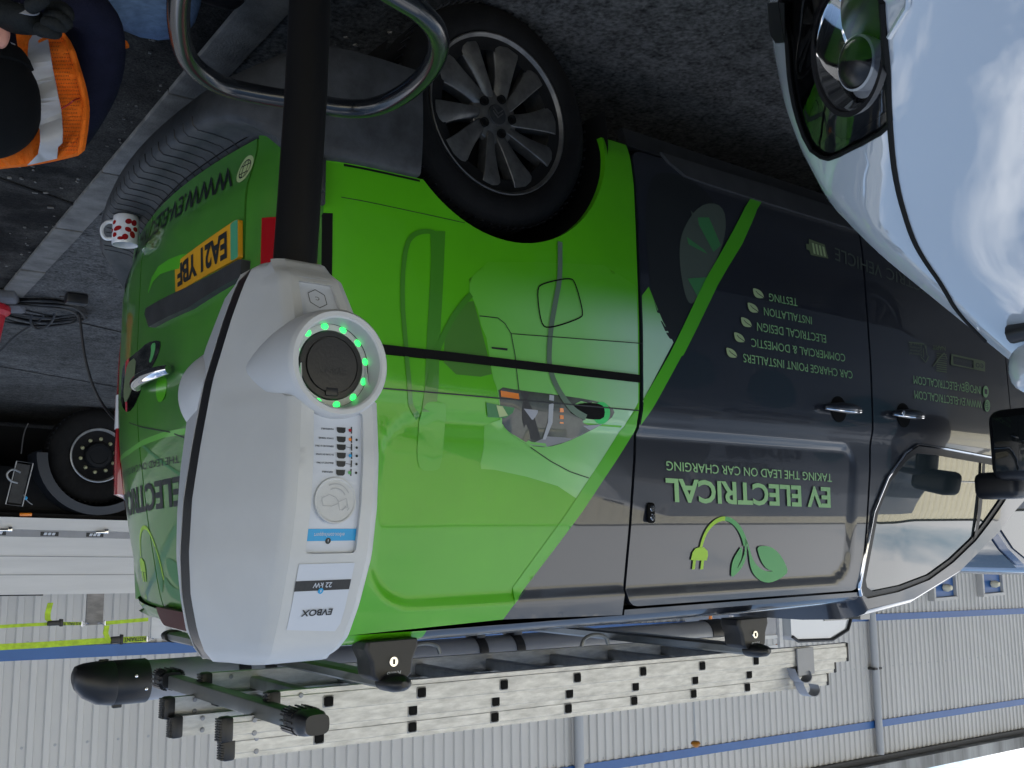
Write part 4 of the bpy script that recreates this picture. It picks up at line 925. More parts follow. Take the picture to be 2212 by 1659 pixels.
# ------------------------------------------------------------ charging post
YC = -0.70
yz = lambda y: 1.1068+(y-586)/830*0.5891
def tab(t): return np.array([yz(a) for a, _ in t]), np.array([b for _, b in t])
HW = tab([(586, .046), (600, .060), (640, .071), (712, .086), (849, .109), (985, .121), (1094, .128), (1203, .1275), (1285, .121), (1356, .108), (1395, .096), (1416, .083)])
ns_t = [(596, .085), (609, .110), (701, .155), (790, .188), (865, .202), (985, .21), (1094, .209), (1203, .198), (1312, .172), (1378, .149), (1404, .130), (1416, .105)]
ws_t = [(596, .033), (609, .038), (701, .048), (865, .0545), (985, .0565), (1203, .058), (1312, .055), (1378, .052), (1416, .044)]
zf = lambda y, n: float(at(745, y, 1, YC-n)[2])
nat = lambda y: float(np.interp(y, [q[0] for q in ns_t], [q[1] for q in ns_t]))
NS = (np.array([1.1068]+[zf(y, n) for y, n in ns_t]), np.array([.07]+[n for y, n in ns_t]))
WS = (np.array([1.1068]+[zf(y, nat(y)) for y, w in ws_t]), np.array([.030]+[w for y, w in ws_t]))
yf = lambda y: zf(y, nat(y))
xc = lambda z: 0.9898+0.0306*(z-1.1068)
hwf = lambda z: float(np.interp(z, *HW)); nsf = lambda z: float(np.interp(z, *NS)); wsf = lambda z: float(np.interp(z, *WS))
post = thing('charging_post', 'black post carrying two white back to back vehicle chargers with a glowing green socket ring', 'charger', (0.955, YC, 0))
mb = MB(); mb.tube([(0.945, YC, 0.0), (0.950, YC, 0.5), (0.9565, YC, 0.8), (0.966, YC, 1.02), (0.975, YC, 1.2), (0.985, YC, 1.5)], 0.0345, 28); mb.build('pole', M_['poleblack'], post)
mb = MB(); mb.box((0.945, YC, 0.006), (0.2, 0.2, 0.012), bev=0.003); mb.build('base_plate', M_['black'], post)
zs = np.concatenate([np.linspace(1.1068, 1.13, 6), np.linspace(1.14, 1.66, 36), np.linspace(1.665, 1.696, 7)])
mb = MB(); mb.loft([[(xc(z)+s*hwf(z)*0.992, YC+t, z) for s, t in ((-1, -.019), (1, -.019), (1, .019), (-1, .019))] for z in np.linspace(1.108, 1.694, 30)]); mb.build('mounting_seam', M_['black'], post, ang=60)
def cross(z, sg):
    h, n, w = hwf(z), nsf(z), wsf(z)
    if abs(z-1.2841) < .036: n = min(n, .165)
    k = [(w, n), (w+.010, n-.006), (w+.016, n-.014), (h-.012, .046), (h-.003, .030), (h, .0185), (-h, .0185), (-h+.003, .030), (-h+.012, .046), (-w-.016, n-.014), (-w-.010, n-.006), (-w, n)]
    return [(xc(z)+a, YC-sg*b, z) for a, b in k]
def front(w, z, off=0.0): return (xc(z)+w, YC-nsf(z)-off, z)
fo = [(-wsf(z), z) for z in zs]+[(wsf(z), z) for z in zs[::-1]]
R1 = rrect(-.040, .036, max(yf(868), 1.284+.067), yf(1195), .006); R2 = [(-.033, yf(692)), (-.027, yf(622)), (.027, yf(622)), (.033, yf(692))]
def charger(name, sg):
    mb = MB(); mb.loft([cross(z, sg) for z in zs], closed=False, caps=False)
    top, bot = cross(zs[-1], sg), cross(zs[0], sg); mb.face(top); mb.face(bot)
    return mb.build(name, M_['charger'], post, ang=32)
case = charger('charger_casing', 1); case2 = charger('charger_casing', -1)
SP = at(736, 783, 1, YC-0.215); shole = [(float(SP[0])-xc(float(SP[2]))+.064*cos(a), float(SP[2])+.064*sin(a)) for a in np.linspace(0, 2*pi, 41)[:-1]]
fo2 = []
for p in fo: fo2.append(p)
shole = [p for p in shole if abs(p[0]) < wsf(p[1])-.0015 or True]
shole = [(max(-wsf(p[1])+.002, min(wsf(p[1])-.002, p[0])), p[1]) for p in shole]
panel('front_strip', fo, front, M_['charger'], case, 0.0002, [R1, R2, shole], 0.012, 0.007, OUT)
panel('info_panel', R1, front, M_['panelwhite'], case, -0.006, (), 0.03, 0, OUT)
panel('lower_recess', R2, front, M_['panelwhite'], case, -0.006, (), 0.03, 0, OUT)
mb = MB(); mb.loft([[front(w, z, 0) for w, z in ((-wsf(z), z), (wsf(z), z))] for z in zs], closed=False, caps=False); 
for v in mb.bm.verts: v.co.y = 2*YC-v.co.y
mb.build('front_strip', M_['charger'], case2, ang=60)
def fdec(name, poly, m, off=0.0008, holes=()): return panel(name, poly, front, m, case, off, holes, 0.02, 0, OUT)
def ftext(name, s, w0, w1, z, ch, m, off=0.001, **k): return lettering(name, s, (w0, z), (w1, z), (w0, z+ch), front, m, case, off, **k)
# both socket bulges
def bulge(sg, parent):
    P = at(736, 783, 1, YC-0.215); cxx, cz = float(P[0]), float(P[2]); rings = []
    for t in np.linspace(0, 1, 18):
        rx = 0.0835-0.007*t+0.005*sin(pi*t); rz = 0.022*min(1, t*12)**.5+(0.088-0.022)*(1-(1-t)**2.6)-0.0115*t*t; n = 0.058+0.147*t
        x0 = xc(cz)*(1-t)+cxx*t
        rings.append([(x0+rx*cos(a), YC-sg*n, cz+rz*sin(a)) for a in np.linspace(0, 2*pi, 49)[:-1]])
    mb = MB(); mb.loft(rings, True, False)
    prof = [(0.0765, 0.205), (0.0755, 0.212), (0.072, 0.2165), (0.0655, 0.2165), (0.063, 0.214), (0.0615, 0.205), (0.0585, 0.178)]
    mb.loft([[(cxx+r*cos(a), YC-sg*h, cz+r*sin(a)) for a in np.linspace(0, 2*pi, 49)[:-1]] for r, h in prof], True, False)
    sk = mb.build('socket_bulge', M_['charger'], parent, ang=30)
    ax = (0, -sg, 0); o = (cxx, YC, cz)
    mb = MB(); mb.lathe([(0.0612, 0.186), (0.0612, 0.176), (0.0592, 0.176), (0.0592, 0.186), (0.0612, 0.186)], o, ax, 48, caps=False); mb.build('seal_ring', M_['shell'], parent)
    mb = MB(); mb.lathe([(0.0592, 0.172), (0.0592, 0.184), (0.0500, 0.1865), (0.049, 0.172)], o, ax, 48, caps=False); mb.build('light_ring', M_['diffuser'], parent)
    for k in range(12):
        a = 2*pi*(k+0.35)/12
        mb = MB(); mb.lathe([(0, 0.0016), (0.0042, 0.0010), (0.0056, 0)], (cxx+0.0552*cos(a), YC-sg*0.1852, cz+0.0552*sin(a)), ax, 12); mb.build('led', M_['led'], parent)
    mb = MB(); mb.lathe([(0.0505, 0.168), (0.050, 0.186), (0.048, 0.1885), (0.041, 0.189), (0.0405, 0.1875), (0.039, 0.1875), (0.0385, 0.1905), (0.02, 0.1915), (0, 0.1915)], o, ax, 48)
    mb.box((cxx, YC-sg*0.1885, cz+0.038), (0.020, 0.006, 0.012), bev=0.002)
    mb.build('socket_cap', M_['black'], parent, ang=30)
    return cxx, cz
sx, sz = bulge(1, case); bulge(-1, case2)
capf = lambda a, b, off=0.0: (a, YC-0.1918-off, b)
lettering('cap_lettering', 'EVBOX', (sx-.0215, sz+.004), (sx+.0215, sz+.004), (sx-.0215, sz+.0145), capf, M_['plastic'], case, 0.0004)
# label, bands, icons
lab = [(-.041, yf(1216)), (.043, yf(1216)), (.039, yf(1352)), (-.036, yf(1362)), (-.041, yf(1346))]
fdec('name_label', lab, M_['panelwhite'], 0.0012)
fdec('power_band', [(-.0405, yf(1251.6)), (.0425, yf(1251.6)), (.042, yf(1273)), (-.0405, yf(1273))], M_['plastic'], 0.0018)
ftext('power_lettering', '22 kW', -.012, .016, yf(1256.5), .0068, M_['panelwhite'], 0.0024, bold=0.01)
ftext('charger_lettering', 'EVBOX', -.022, .024, yf(1313), .0085, M_['ink'], 0.0022, bold=0.025)
def fdisc(name, w, z, r, m, off=0.0012, n=24): return fdec(name, [(w+r*cos(a), z+r*sin(a)) for a in np.linspace(0, 2*pi, n+1)[:-1]], m, off)
PB = yf(1274)
fdisc('power_dot', .003, PB, .004, M_['skyblue'], 0.0026)
fdec('power_bolt', [(.0042, PB+.0035), (.0015, PB-.0005), (.003, PB-.0005), (.002, PB-.0035), (.0048, PB+.0005), (.0032, PB+.0005)], M_['panelwhite'], 0.0032)
fdec('support_band', [(-.0398, yf(1142)), (.0358, yf(1142)), (.0358, yf(1168)), (-.0398, yf(1168))], M_['skyblue'], -0.0054)
ftext('support_lettering', 'evbox.com/support', -.022, .024, yf(1151), .0055, M_['panelwhite'], -0.005)
fdisc('support_dot', .002, yf(1168), .0042, M_['ink'], -0.0048)
ftext('support_mark', 'i', .0015, .0027, yf(1168)-.002, .004, M_['panelwhite'], -0.0044)
mb = MB(); mb.lathe([(0.0, 0.0022), (0.028, 0.0022), (0.0295, 0.0034), (0.0312, 0.0034), (0.032, 0.0)], front(-.002, yf(1081), -0.006), (0, -1, 0), 48); rf = mb.build('card_reader', M_['charger'], case, ang=25)
def fr(name, pts, w): return fdec(name, strip_poly([(-.002+a, yf(1081)+b) for a, b in pts], w), M_['pipe'], -0.0028)
fr('card_symbol', [(.004, -.009), (.012, -.012), (.019, .003), (.009, .008), (.004, -.009)], .0011) if False else None
for sg in (1, -1):
    for r in (.0165, .0225): fr('reader_wave', [(-sg*.001+r*cos(a), r*sin(a)) for a in np.linspace(sg*0.35*pi-(0 if sg > 0 else 0), sg*0.85*pi, 14)], .0013)
fr('card_symbol', [(-.004, .002), (-.016, -.003), (-.019, .009), (-.007, .013), (-.004, .002)], .0010)
fr('hand_symbol', [(-.004, .004), (.006, .008), (.019, .007), (.021, -.003), (.010, -.008), (.0, -.004), (-.004, .001)], .0010)
rows = [(928, 'INDISPONIBLE', 'mugred', 0), (948, 'CHARGE TERMINÉE', 'amber', 1), (965, 'DÉBRANCHEZ LE CÂBLE', None, 1), (983, 'EN COURS DE CHARGE', 'skyblue', 1), (1001, 'BRANCHEZ LE CÂBLE', None, 1), (1020, 'DISPONIBLE', 'leafgreen', 1)]
for y, s, cm, dot in rows:
    z = yf(y); L_ = len(s)*0.00125; o = -0.0052
    ftext('status_lettering', s, .0032, .0032+L_+.004, z-.0012, .0022, M_['ink'], o, bold=0.02)
    fdec('car_icon', [(-.0155, z-.0035), (-.0150, z+.0025), (-.0125, z+.0045), (-.0045, z+.0045), (-.002, z+.0025), (-.0015, z-.0035)], M_['ink'], o)
    fdec('post_icon', [(-.0255, z-.005), (-.0255, z+.0045), (-.0235, z+.0045), (-.0235, z-.005)], M_['ink'], o)
    if cm: fdisc('status_dot', -.022, z+.0, .0024, M_[cm], o+0.0004, 14)
    else: fdec('cable_icon', [(-.0235, z+.001), (-.0155, z-.0002), (-.0155, z-.0008), (-.0235, z+.0004)], M_['ink'], o)
    if dot: fdisc('bullet', -.0325, z, .0019, M_['ink'], o, 14)
hx = [(0.0155*cos(a), yf(652)+0.0155*sin(a)) for a in np.linspace(pi/6, 2*pi+pi/6, 7)]
fdec('hexagon_mark', strip_poly(hx, .0011), M_['ink'], -0.0052); ftext('hexagon_letter', 'C', -.003, .0033, yf(652)-.003, .006, M_['ink'], -0.0052)
ftext('embossed_lettering', 'EVBOX', -.019, .019, yf(600), .0085, M_['charger'], 0.0006)
fdec('embossed_frame', strip_poly([(-.024, yf(597)), (.024, yf(597)), (.0255, yf(613)), (-.0255, yf(613)), (-.024, yf(597))], .0009), M_['panelwhite'], 0.0008)
# ------------------------------------------------------------ guard hoop round the post
hp_ = [at(x, y, 2, 0.6)[:2] for x, y in ((385, 0), (385, 60), (400, 130), (470, 185), (560, 205), (650, 218), (760, 238), (830, 228), (900, 185), (945, 130), (950, 70), (905, 20), (870, 0))]
hp_ = [tuple(q) for q in hp_]+[(.88, -.762), (.97, -.775), (1.07, -.755), (1.13, -.68), (1.127, -.58)]
hs = smooth_poly(hp_, 3)
hoop = thing('guard_hoop', 'bent black steel guard hoop round the foot of the charging post', 'barrier', (0.93, -0.83, 0))
mb = MB(); mb.tube([(a, b, 0.6) for a, b in hs], 0.0205, 14, closed=True); mb.build('rail', M_['hooppaint'], hoop, ang=60)
for q in ((0.885, -0.768), (1.07, -0.757)):
    mb = MB(); mb.tube([(q[0], q[1], 0.0), (q[0], q[1], 0.6)], 0.02, 12); mb.build('leg', M_['hooppaint'], hoop)
# ------------------------------------------------------------ white van in the foreground
wv = thing('white_van', 'glossy white van whose bonnet reflects blue sky in the foreground beside the green van', 'van', (-1.8, -2.02, 0))
GZ = smooth_table([.15, .35, .5, .7, .8, .86, .93, 1.0, 1.06, 1.1, 1.17, 1.22, 1.30], [.12, .03, 0, .012, .036, .07, .13, .28, .46, .58, .79, .97, 1.25], 0.012)
def nose_x(y, z):
    u = min(1.05, abs((y+2.02)/0.92)); zz_ = z-0.030*(1-u*u)
    xf = 1.00-0.72*(u**1.35)-0.04*max(0, (u-0.93)/0.07)**2
    k = min(1, max(0, (zz_-0.84)/0.20)); k = k*k*(3-2*k)
    xf = xf*(1-k)+(0.28+0.10*(1-u**4)-0.04*max(0, (u-0.93)/0.07)**2)*k
    return float(xf-np.interp(zz_, *GZ))
def nose(y, z, off=0.0):
    e = 0.003; x = nose_x(y, z)
    n = np.array([1, -(nose_x(y+e, z)-nose_x(y-e, z))/(2*e), -(nose_x(y, z+e)-nose_x(y, z-e))/(2*e)]); n /= np.linalg.norm(n)
    return tuple(np.array([x, y, z])+n*off)
def tn(x, y):
    d = ray(x, y); t = 0.5
    while t < 3.2:
        P = CAM+t*d
        if P[1] > -1.1 : break
        if P[0]-nose_x(P[1], P[2]) < 0: break
        t += 0.004
    a, b = t-0.004, t
    for _ in range(12):
        c = (a+b)/2; P = CAM+c*d
        if P[0]-nose_x(P[1], P[2]) < 0: b = c
        else: a = c
    return (min(P[1], -1.102), P[2])
def TN(pts): return [tn(*p) for p in pts]
Z7 = lambda q: TN([(1618.4+a*.2683, b*.2683) for a, b in q])
lamp_o = Z7([(305, 350), (322, 600), (362, 850), (440, 1100), (500, 1210), (580, 1265), (640, 1280), (720, 1250), (900, 1160), (1050, 1075), (1133, 1000), (1137, 960), (1128, 870), (1100, 600), (1082, 300), (1076, 20)])
lz = min(p[1] for p in lamp_o)
lamp_o = lamp_o+[(lamp_o[-1][0]-0.004, lamp_o[-1][1]-0.12), ((lamp_o[-1][0]+lamp_o[0][0])/2, lamp_o[-1][1]-0.15), (lamp_o[0][0]-0.012, lamp_o[0][1]-0.17), (lamp_o[0][0]-0.004, lamp_o[0][1]-0.05)]
NO = (0.75, 0.45, 0.4)
nose_o = [(y, 0.28) for y in np.linspace(-2.94, -1.10, 20)]+[(-1.10, z) for z in np.linspace(0.3, 1.20, 20)]+[(y, 1.20+0.030*(1-((y+2.02)/.92)**2)) for y in np.linspace(-1.10, -2.94, 20)]
panel('bonnet_and_bumper', nose_o, nose, M_['white'], wv, 0, [lamp_o], 0.022, 0.0, NO)
lampp_ = panel('headlight', lamp_o, nose, M_['lampblack'], wv, -0.045, (), 0.02, 0, NO)
mb = MB(); LB = resample(lamp_o, 0.015); mb.loft([[nose(a, b, 0.0) for a, b in LB], [nose(a, b, -0.045) for a, b in LB]], True, False); mb.build('lamp_wall', M_['black'], lampp_)
panel('lamp_cover', lamp_o, nose, M_['clear'], lampp_, -0.004, (), 0.02, 0, NO)
mb = MB(); mb.tube([nose(a, b, 0.0) for a, b in LB], 0.004, 6, closed=True); mb.build('lamp_seal', M_['shell'], lampp_)
def lamp_at(zx, zy): return tn(1618.4+zx*.2683, zy*.2683)
lc = lamp_at(735, 520); cen = np.array(nose(*lc, -0.03)); nn = np.array(nose(*lc, 1.0))-np.array(nose(*lc, 0.0)); nn /= np.linalg.norm(nn)
ax_ = np.array([0.93, 0.30, 0.12]); ax_ /= np.linalg.norm(ax_)
mb = MB(); mb.lathe([(0.0, -0.030), (0.03, -0.026), (0.055, -0.012), (0.071, 0.010), (0.074, 0.012), (0.076, 0.008)], cen, ax_, 48, (0.92, 1.15), caps=False); mb.build('reflector_bowl', M_['mirrorm'], lampp_)
mb = MB(); mb.lathe([(0.079, 0.004), (0.082, 0.016), (0.076, 0.016), (0.0745, 0.011)], cen, ax_, 48, (0.92, 1.15), caps=False); mb.build('bowl_rim', M_['black'], lampp_)
pc_ = np.array(nose(*lamp_at(850, 600), -0.020))
mb = MB(); mb.lathe([(0.037, -0.02), (0.038, 0.012), (0.035, 0.014)], pc_, ax_, 40, caps=False); mb.build('projector_ring', M_['pipe'], lampp_)
mb = MB(); mb.lathe([(0.035, 0.010), (0.028, 0.019), (0.015, 0.025), (0, 0.027)], pc_, ax_, 40); mb.build('projector_lens', M_['lampblack'], lampp_)
panel('bumper_trim', Z7([(70, 20), (150, 180), (228, 345), (300, 340), (300, 20)])+[], nose, M_['black'], wv, 0.003, (), 0.03, 0, NO)
gl = TN([(1906, 2), (1918, 134), (1920, 215), (1924, 279), (1935, 402), (1962, 490), (1990, 553), (2041, 623), (2071, 676), (2120, 735)])
mb = MB(); mb.tube([nose(a, b, 0.0012) for a, b in smooth_poly(gl, 2, False)], 0.0042, 6); mb.build('bonnet_gap', M_['shell'], wv)
tr_ = TN([(1922, 78), (1950, 30), (1968, 2)]); tr_ = tr_+[(tr_[-1][0]-0.05, tr_[-1][1]-0.03)]
mb = MB(); mb.tube([nose(a, b, 0.001) for a, b in smooth_poly(tr_, 2, False)], 0.004, 8); mb.build('grille_trim', M_['white'], wv)
wx = -0.62
wside = [(nose_x(-1.10, z)-0.001, z) for z in np.linspace(0.30, 1.20, 46)]+[(-0.98, 1.30), (-1.65, 1.70), (-2.05, 1.79), (-4.5, 1.79), (-4.62, 1.6), (-4.65, 0.4), (-4.4, 0.3), (wx-3.1+.37, .3)]
wside += [(wx-3.1+.37*cos(a), .33+.37*sin(a)) for a in np.linspace(0, pi, 18)] if False else []
wside += [(wx-.37, .3)]+[(wx+.37*cos(a), .33+.37*sin(a)) for a in np.linspace(pi, 0, 24)]+[(wx+.37, .3)]
def ws_(x, z, off=0.0): return (x, -1.10-0.10*max(0, z-1.1)+off, z)
sd_ = panel('side_panel', wside, ws_, M_['white'], wv, 0, (), 0.06, 0.02, (0, 1, 0))
mb = MB()
def wf(x, z): return (x, -2.94+0.10*max(0, z-1.1), z)
Lp = [wside[45]]+wside[46:52]
mb.loft([[ws_(*p) for p in Lp], [(ws_(*p)[0]+0.10, -2.02, p[1]+0.05) for p in Lp], [wf(*p) for p in Lp]], closed=False, caps=False); mb.build('roof_and_rear', M_['white'], wv)
mb = MB(); mb.loft([[ws_(-1.02, 1.33, 0.004), ws_(-1.62, 1.66, 0.004)], [(-0.90, -2.02, 1.40), (-1.5, -2.02, 1.74)], [wf(-1.02, 1.33), wf(-1.62, 1.66)]], closed=False, caps=False); mb.build('windscreen', M_['glass'], wv)
panel('side_window', [(-1.15, 1.22), (-1.68, 1.60), (-2.15, 1.64), (-2.2, 1.2)], ws_, M_['glass'], wv, 0.006, (), 0.1, 0, (0, 1, 0))
mb = MB(); mb.loft([[(x, -2.94, z) for x, z in wside[:2]+wside[46:]]], caps=False); mb.bm.free()
mb = MB(); mb.face([(x, -2.93, z) for x, z in ((0.2, .3), (0.27, .6), (0.1, .95), (-.5, 1.17), (-.98, 1.3), (-1.65, 1.68), (-4.5, 1.79), (-4.65, .3))]); mb.build('side_panel', M_['white'], wv)
mb = MB(); mb.box((-2.2, -2.02, 0.4), (4.4, 1.7, 0.3)); mb.build('underbody', M_['shell'], wv)
wr = copy_tree(wroot, wv); wr.location = (wx+1.8, 0.90, 0.334); wr.rotation_euler = (0, 0, pi); wr.name = 'wheel'
wr = copy_tree(wroot, wv); wr.location = (wx-3.1+1.8, 0.90, 0.334); wr.rotation_euler = (0, 0, pi); wr.name = 'wheel'
mq = at(2256, 762, 2, 1.19)
mb = MB(); mb.box((mq[0]-0.10, mq[1]+0.03, 1.205), (0.13, 0.15, 0.105), bev=0.045, seg=4); m1 = mb.build('door_mirror', M_['white'], wv)
mb = MB(); mb.tube([(mq[0]-0.01, mq[1]-0.02, 1.135), (mq[0]-0.02, mq[1]+0.07, 1.14)], 0.02, 10); mb.build('mirror_trim', M_['black'], m1)
for s, x0, x1, z, h, mm in (('Bauer', -2.20, -2.75, 1.40, 0.13, 'ink'), ('Media', -2.30, -2.95, 1.23, 0.13, 'ink'), ('Outdoor', -2.2, -3.0, 1.06, 0.13, 'ink'), ('Maintenance', -3.30, -4.15, 1.56, 0.10, 'pipe'), ('0800 731 3680', -3.30, -4.15, 1.42, 0.10, 'pipe')):
    lettering('side_lettering', s, (x0, z), (x1, z), (x0-(0.02 if mm == 'ink' else 0), z+h), ws_, M_[mm], sd_, 0.004, out=(0, 1, 0), bold=0.02, shear=0.15)
for x, z, a, b in ((-1.5, 0.95, .17, .13), (-1.9, .82, .26, .10), (-1.75, 1.12, .09, .08), (-2.6, .88, .20, .12), (-3.2, 1.2, .16, .13), (-3.5, .95, .30, .12), (-3.9, 1.3, .14, .12), (-1.32, 1.15, .08, .07), (-4.2, 1.05, .2, .15)):
    panel('teal_spot', [(x+a*cos(t), z+b*sin(t)+0.2*a*cos(t)*0) for t in np.linspace(0, 2*pi, 29)[:-1]], ws_, M_['teal'], sd_, 0.003, (), 0.06, 0, (0, 1, 0))
# ------------------------------------------------------------ roof bars (parts of the green van)
lz_ = lambda x: 0.0222*(0.065-x)
def bar_(x, z, y0=0.05, y1=1.70):
    mb = MB(); mb.loft([[(x+a, y, z+b) for a, b in ((-.03, -.012), (-.024, .008), (-.01, .016), (.01, .016), (.024, .008), (.03, -.012), (.02, -.018), (-.02, -.018))] for y in (y0+.05, y1-.05)])
    b = mb.build('roof_bar', M_['barmetal'], van, ang=20)
    for y, d in ((y0, 1), (y1, -1)):
        rg = []
        for t, s in ((-.02, .35), (-.006, .8), (.02, 1.02), (.06, 1.05)):
            rg.append([(x+.036*s*cos(a), y+d*t, z-.002+.022*s*sin(a)) for a in np.linspace(0, 2*pi, 15)[:-1]])
        mb = MB(); mb.loft(rg); mb.build('end_cap', M_['black'], b, ang=50)
    for y, d in ((0.085, 1),):
        q = [(-.075, -.105), (.075, -.105), (.078, -.085), (.062, -.055), (.058, -.02), (.045, -.008), (-.045, -.008), (-.058, -.02), (-.062, -.055), (-.078, -.085)]
        mb = MB(); mb.loft([[(x+a*s, y+d*t+(0.05*d if b_ < -.09 else 0)*0, z+b_) for a, b_ in q] for t, s in ((0, .9), (.008, 1), (.07, 1), (.085, .9))])
        f = mb.build('bar_foot', M_['black'], b, ang=35, bev=0.003)
        if d == 1:
            for k in range(5):
                pass
            mb = MB(); mb.lathe([(0, .003), (.012, .0025), (.013, 0)], (x+.0, y-.001, z-.052), (0, -1, 0), 18); mb.mark(0); mb.box((x, y-.005, z-.052), (.003, .003, .012)); mb.mark(1); mb.build('foot_lock', [M_['chrome'], M_['shell']], b)
            flat = lambda a, c, off=0.0, yy=y: (a, yy-off, c)
            lettering('foot_lettering', 'Rhino', (x-.022, z-.028), (x+.018, z-.028), (x-.022, z-.018), flat, M_['panelwhite'], b, .0012, shear=.2, bold=.02)
    return b
rbar = bar_(0.31, 1.885); fbar = bar_(-1.08, 1.912)
mb = MB(); mb.box((0.535, 0.56, 1.956), (0.042, 0.86, 0.04), bev=0.004); rol = mb.build('loading_bar', M_['barmetal'], van, ang=30)
for y0, y1 in ((0.045, 0.165), (1.01, 1.085)):
    mb = MB(); rg = []
    for t in np.linspace(0, 1, 9):
        s = 1.0 if 0.15 < t < 0.85 else 0.8
        rg.append([(0.535+0.038*s*np.sign(cos(a))*abs(cos(a))**.6, y0+(y1-y0)*t, 1.953+0.029*s*np.sign(sin(a))*abs(sin(a))**.6) for a in np.linspace(0, 2*pi, 25)[:-1]])
    mb.loft(rg)
    yy0 = y0+(y1-y0)*(.45 if y1 < .5 else 0); yy1 = y1
    for k in range(24):
        a = 2*pi*k/24; mb.box((0.535+0.0385*np.sign(cos(a))*abs(cos(a))**.6, (yy0+yy1)/2, 1.953+0.0295*np.sign(sin(a))*abs(sin(a))**.6), (.004, (yy1-yy0)*.95, .004), Matrix.Rotation(-a, 3, 'Y'))
    mb.build('bar_end_cap', M_['black'], rol, ang=40)
for y in (0.48, 0.72):
    mb = MB(); mb.box((0.500, y+.03, 1.975), (0.012, 0.05, 0.05), bev=.002); mb.build('bar_arm', M_['black'], rol)
for p in ((-.47, .20), (.05, .35)):
    pts = smooth_poly([(p[0]+.055, p[1], 1.86), (p[0]+.045, p[1], 1.835), (p[0]+.0, p[1], 1.826), (p[0]-.045, p[1], 1.835), (p[0]-.055, p[1], 1.86)], 2, False)
    mb = MB(); mb.tube(pts, .006, 8); mb.build('rope_eye', M_['barmetal'], rbar)
# ------------------------------------------------------------ triple ladder on the rack
lad = thing('extension_ladder', 'scuffed aluminium triple ladder lying flat on the roof bars of the green van', 'ladder', (-0.6, 0.55, 1.93))
def section(i, x0, x1, zc, h, y0, wid, ph):
    root = bpy.data.objects.new('ladder_section', None); COL.objects.link(root); root.parent = lad
    zc_ = lambda x: zc+lz_(x)
    for k, y in enumerate((y0, y0+wid)):
        q = [(0, -h/2), (.026, -h/2), (.026, -h/2+.004), (.006, -h/2+.006), (.006, -.012), (.0, -.010), (.0, .010), (.006, .012), (.006, h/2-.006), (.026, h/2-.004), (.026, h/2), (0, h/2)]
        q = [(0, -h/2), (.024, -h/2), (.024, h/2), (0, h/2), (0, h/2-.012), (-.0025, h/2-.014), (-.0025, -h/2+.014), (0, -h/2+.012)]
        mb = MB(); mb.loft([[(x, (y+a) if k == 0 else (y+.024-a), zc_(x)+b) for a, b in q] for x in np.linspace(x0, x1, 12)])
        mb.build('stile', M_['alu'], root, ang=20)
        rg = []
        mb = MB(); mb.box((x0+.012, y+.011, zc_(x0)), (.034, .034, h+.006), bev=.008)
        for j in range(9): mb.box((x0+.030, y+.011, zc_(x0)-h/2+h*(j+.5)/9), (.006, .03, h/14))
        mb.build('rubber_foot', M_['black'], root)
        mb = MB(); mb.box((x1-.004, y+.011, zc_(x1)), (.014, .032, h+.004), bev=.005); mb.build('end_cap', M_['black'], root)
        for dx in (.07, .07):
            mb = MB(); 
            for dz in (-.02, .02): mb.lathe([(0, .003), (.006, .002), (.007, 0)], (x0-.06, y-.0025, zc_(x0)+dz*(h/.07)), (0, -1, 0), 10)
            break
        mb.build('foot_rivets', M_['tube'], root)
    x = ph
    while x > x1+.03:
        if x < x0-.04:
            z = zc_(x)
            mb = MB(); mb.box((x, y0+wid/2+.012, z), (.035, wid+.034, .035), bev=.006); mb.mark(0)
            mb.box((x, y0-.0045, z), (.0265, .003, .0265), bev=.004); mb.mark(1)
            mb.build('rung', [M_['alu_dark'], M_['shell']], root, ang=35)
        x -= .2895
    return root
section(0, .50, -1.94, 1.9585, .070, .33, .46, .362)
section(1, .615, -1.885, 2.008, .056, .352, .415, .377)
section(2, .60, -1.86, 2.057, .056, .372, .370, .366)
for y in (.318, .80):
    mb = MB()
    z = 2.0
    mb.loft([[(-1.66+a, y+b, c) for a, b in ((-.05, 0), (.05, 0), (.05, .006), (-.05, .006))] for c in (1.965, 2.065)])
    for k in range(2):
        zz = 2.085+.055*k; xx = -1.66-.045*k
        pts = smooth_poly([(xx+.075, y-.006, zz-.045), (xx+.055, y-.012, zz+.0), (xx+.01, y-.014, zz+.012), (xx-.02, y-.014, zz-.005), (xx-.015, y-.008, zz-.03)], 2, False)
        mb.loft([[(p[0], p[1], p[2]), (p[0], p[1]+.045, p[2]), (p[0]+.003, p[1]+.045, p[2]-.004), (p[0]+.003, p[1], p[2]-.004)] for p in pts])
    mb.build('guide_bracket', M_['tube'], lad, ang=40)
mb = MB(); mb.loft([[(-1.25-a, .60+b, 2.09+lz_(-1.3)+c) for a, c in ((0, 0), (.05, .03), (.12, .034), (.2, .0), (.12, -.01))] for b in (0, .03)]); mb.build('carry_grip', M_['black'], lad, ang=30)
mb = MB(); mb.loft([[(.31-a, .60+b, 2.09+c) for a, c in ((0, 0), (.06, .035), (.13, .034), (.2, .0))] for b in (0, .03)]); mb.build('carry_grip', M_['black'], lad, ang=30)
rod = thing('tipped_rod', 'thin upright rod with an amber knob standing above the roof ladder', 'rod', (-1.35, .615, 2.12))
mb = MB(); mb.tube([(-1.35, .615, 2.12), (-1.352, .615, 2.32)], .0035, 8); mb.build('stem', M_['pipe'], rod)
mb = MB(); mb.lathe([(0, -.012), (.014, -.008), (.019, 0), (.014, .009), (.006, .014), (0, .015)], (-1.352, .615, 2.322), (0, 0, 1), 20); mb.build('knob', M_['knob'], rod)
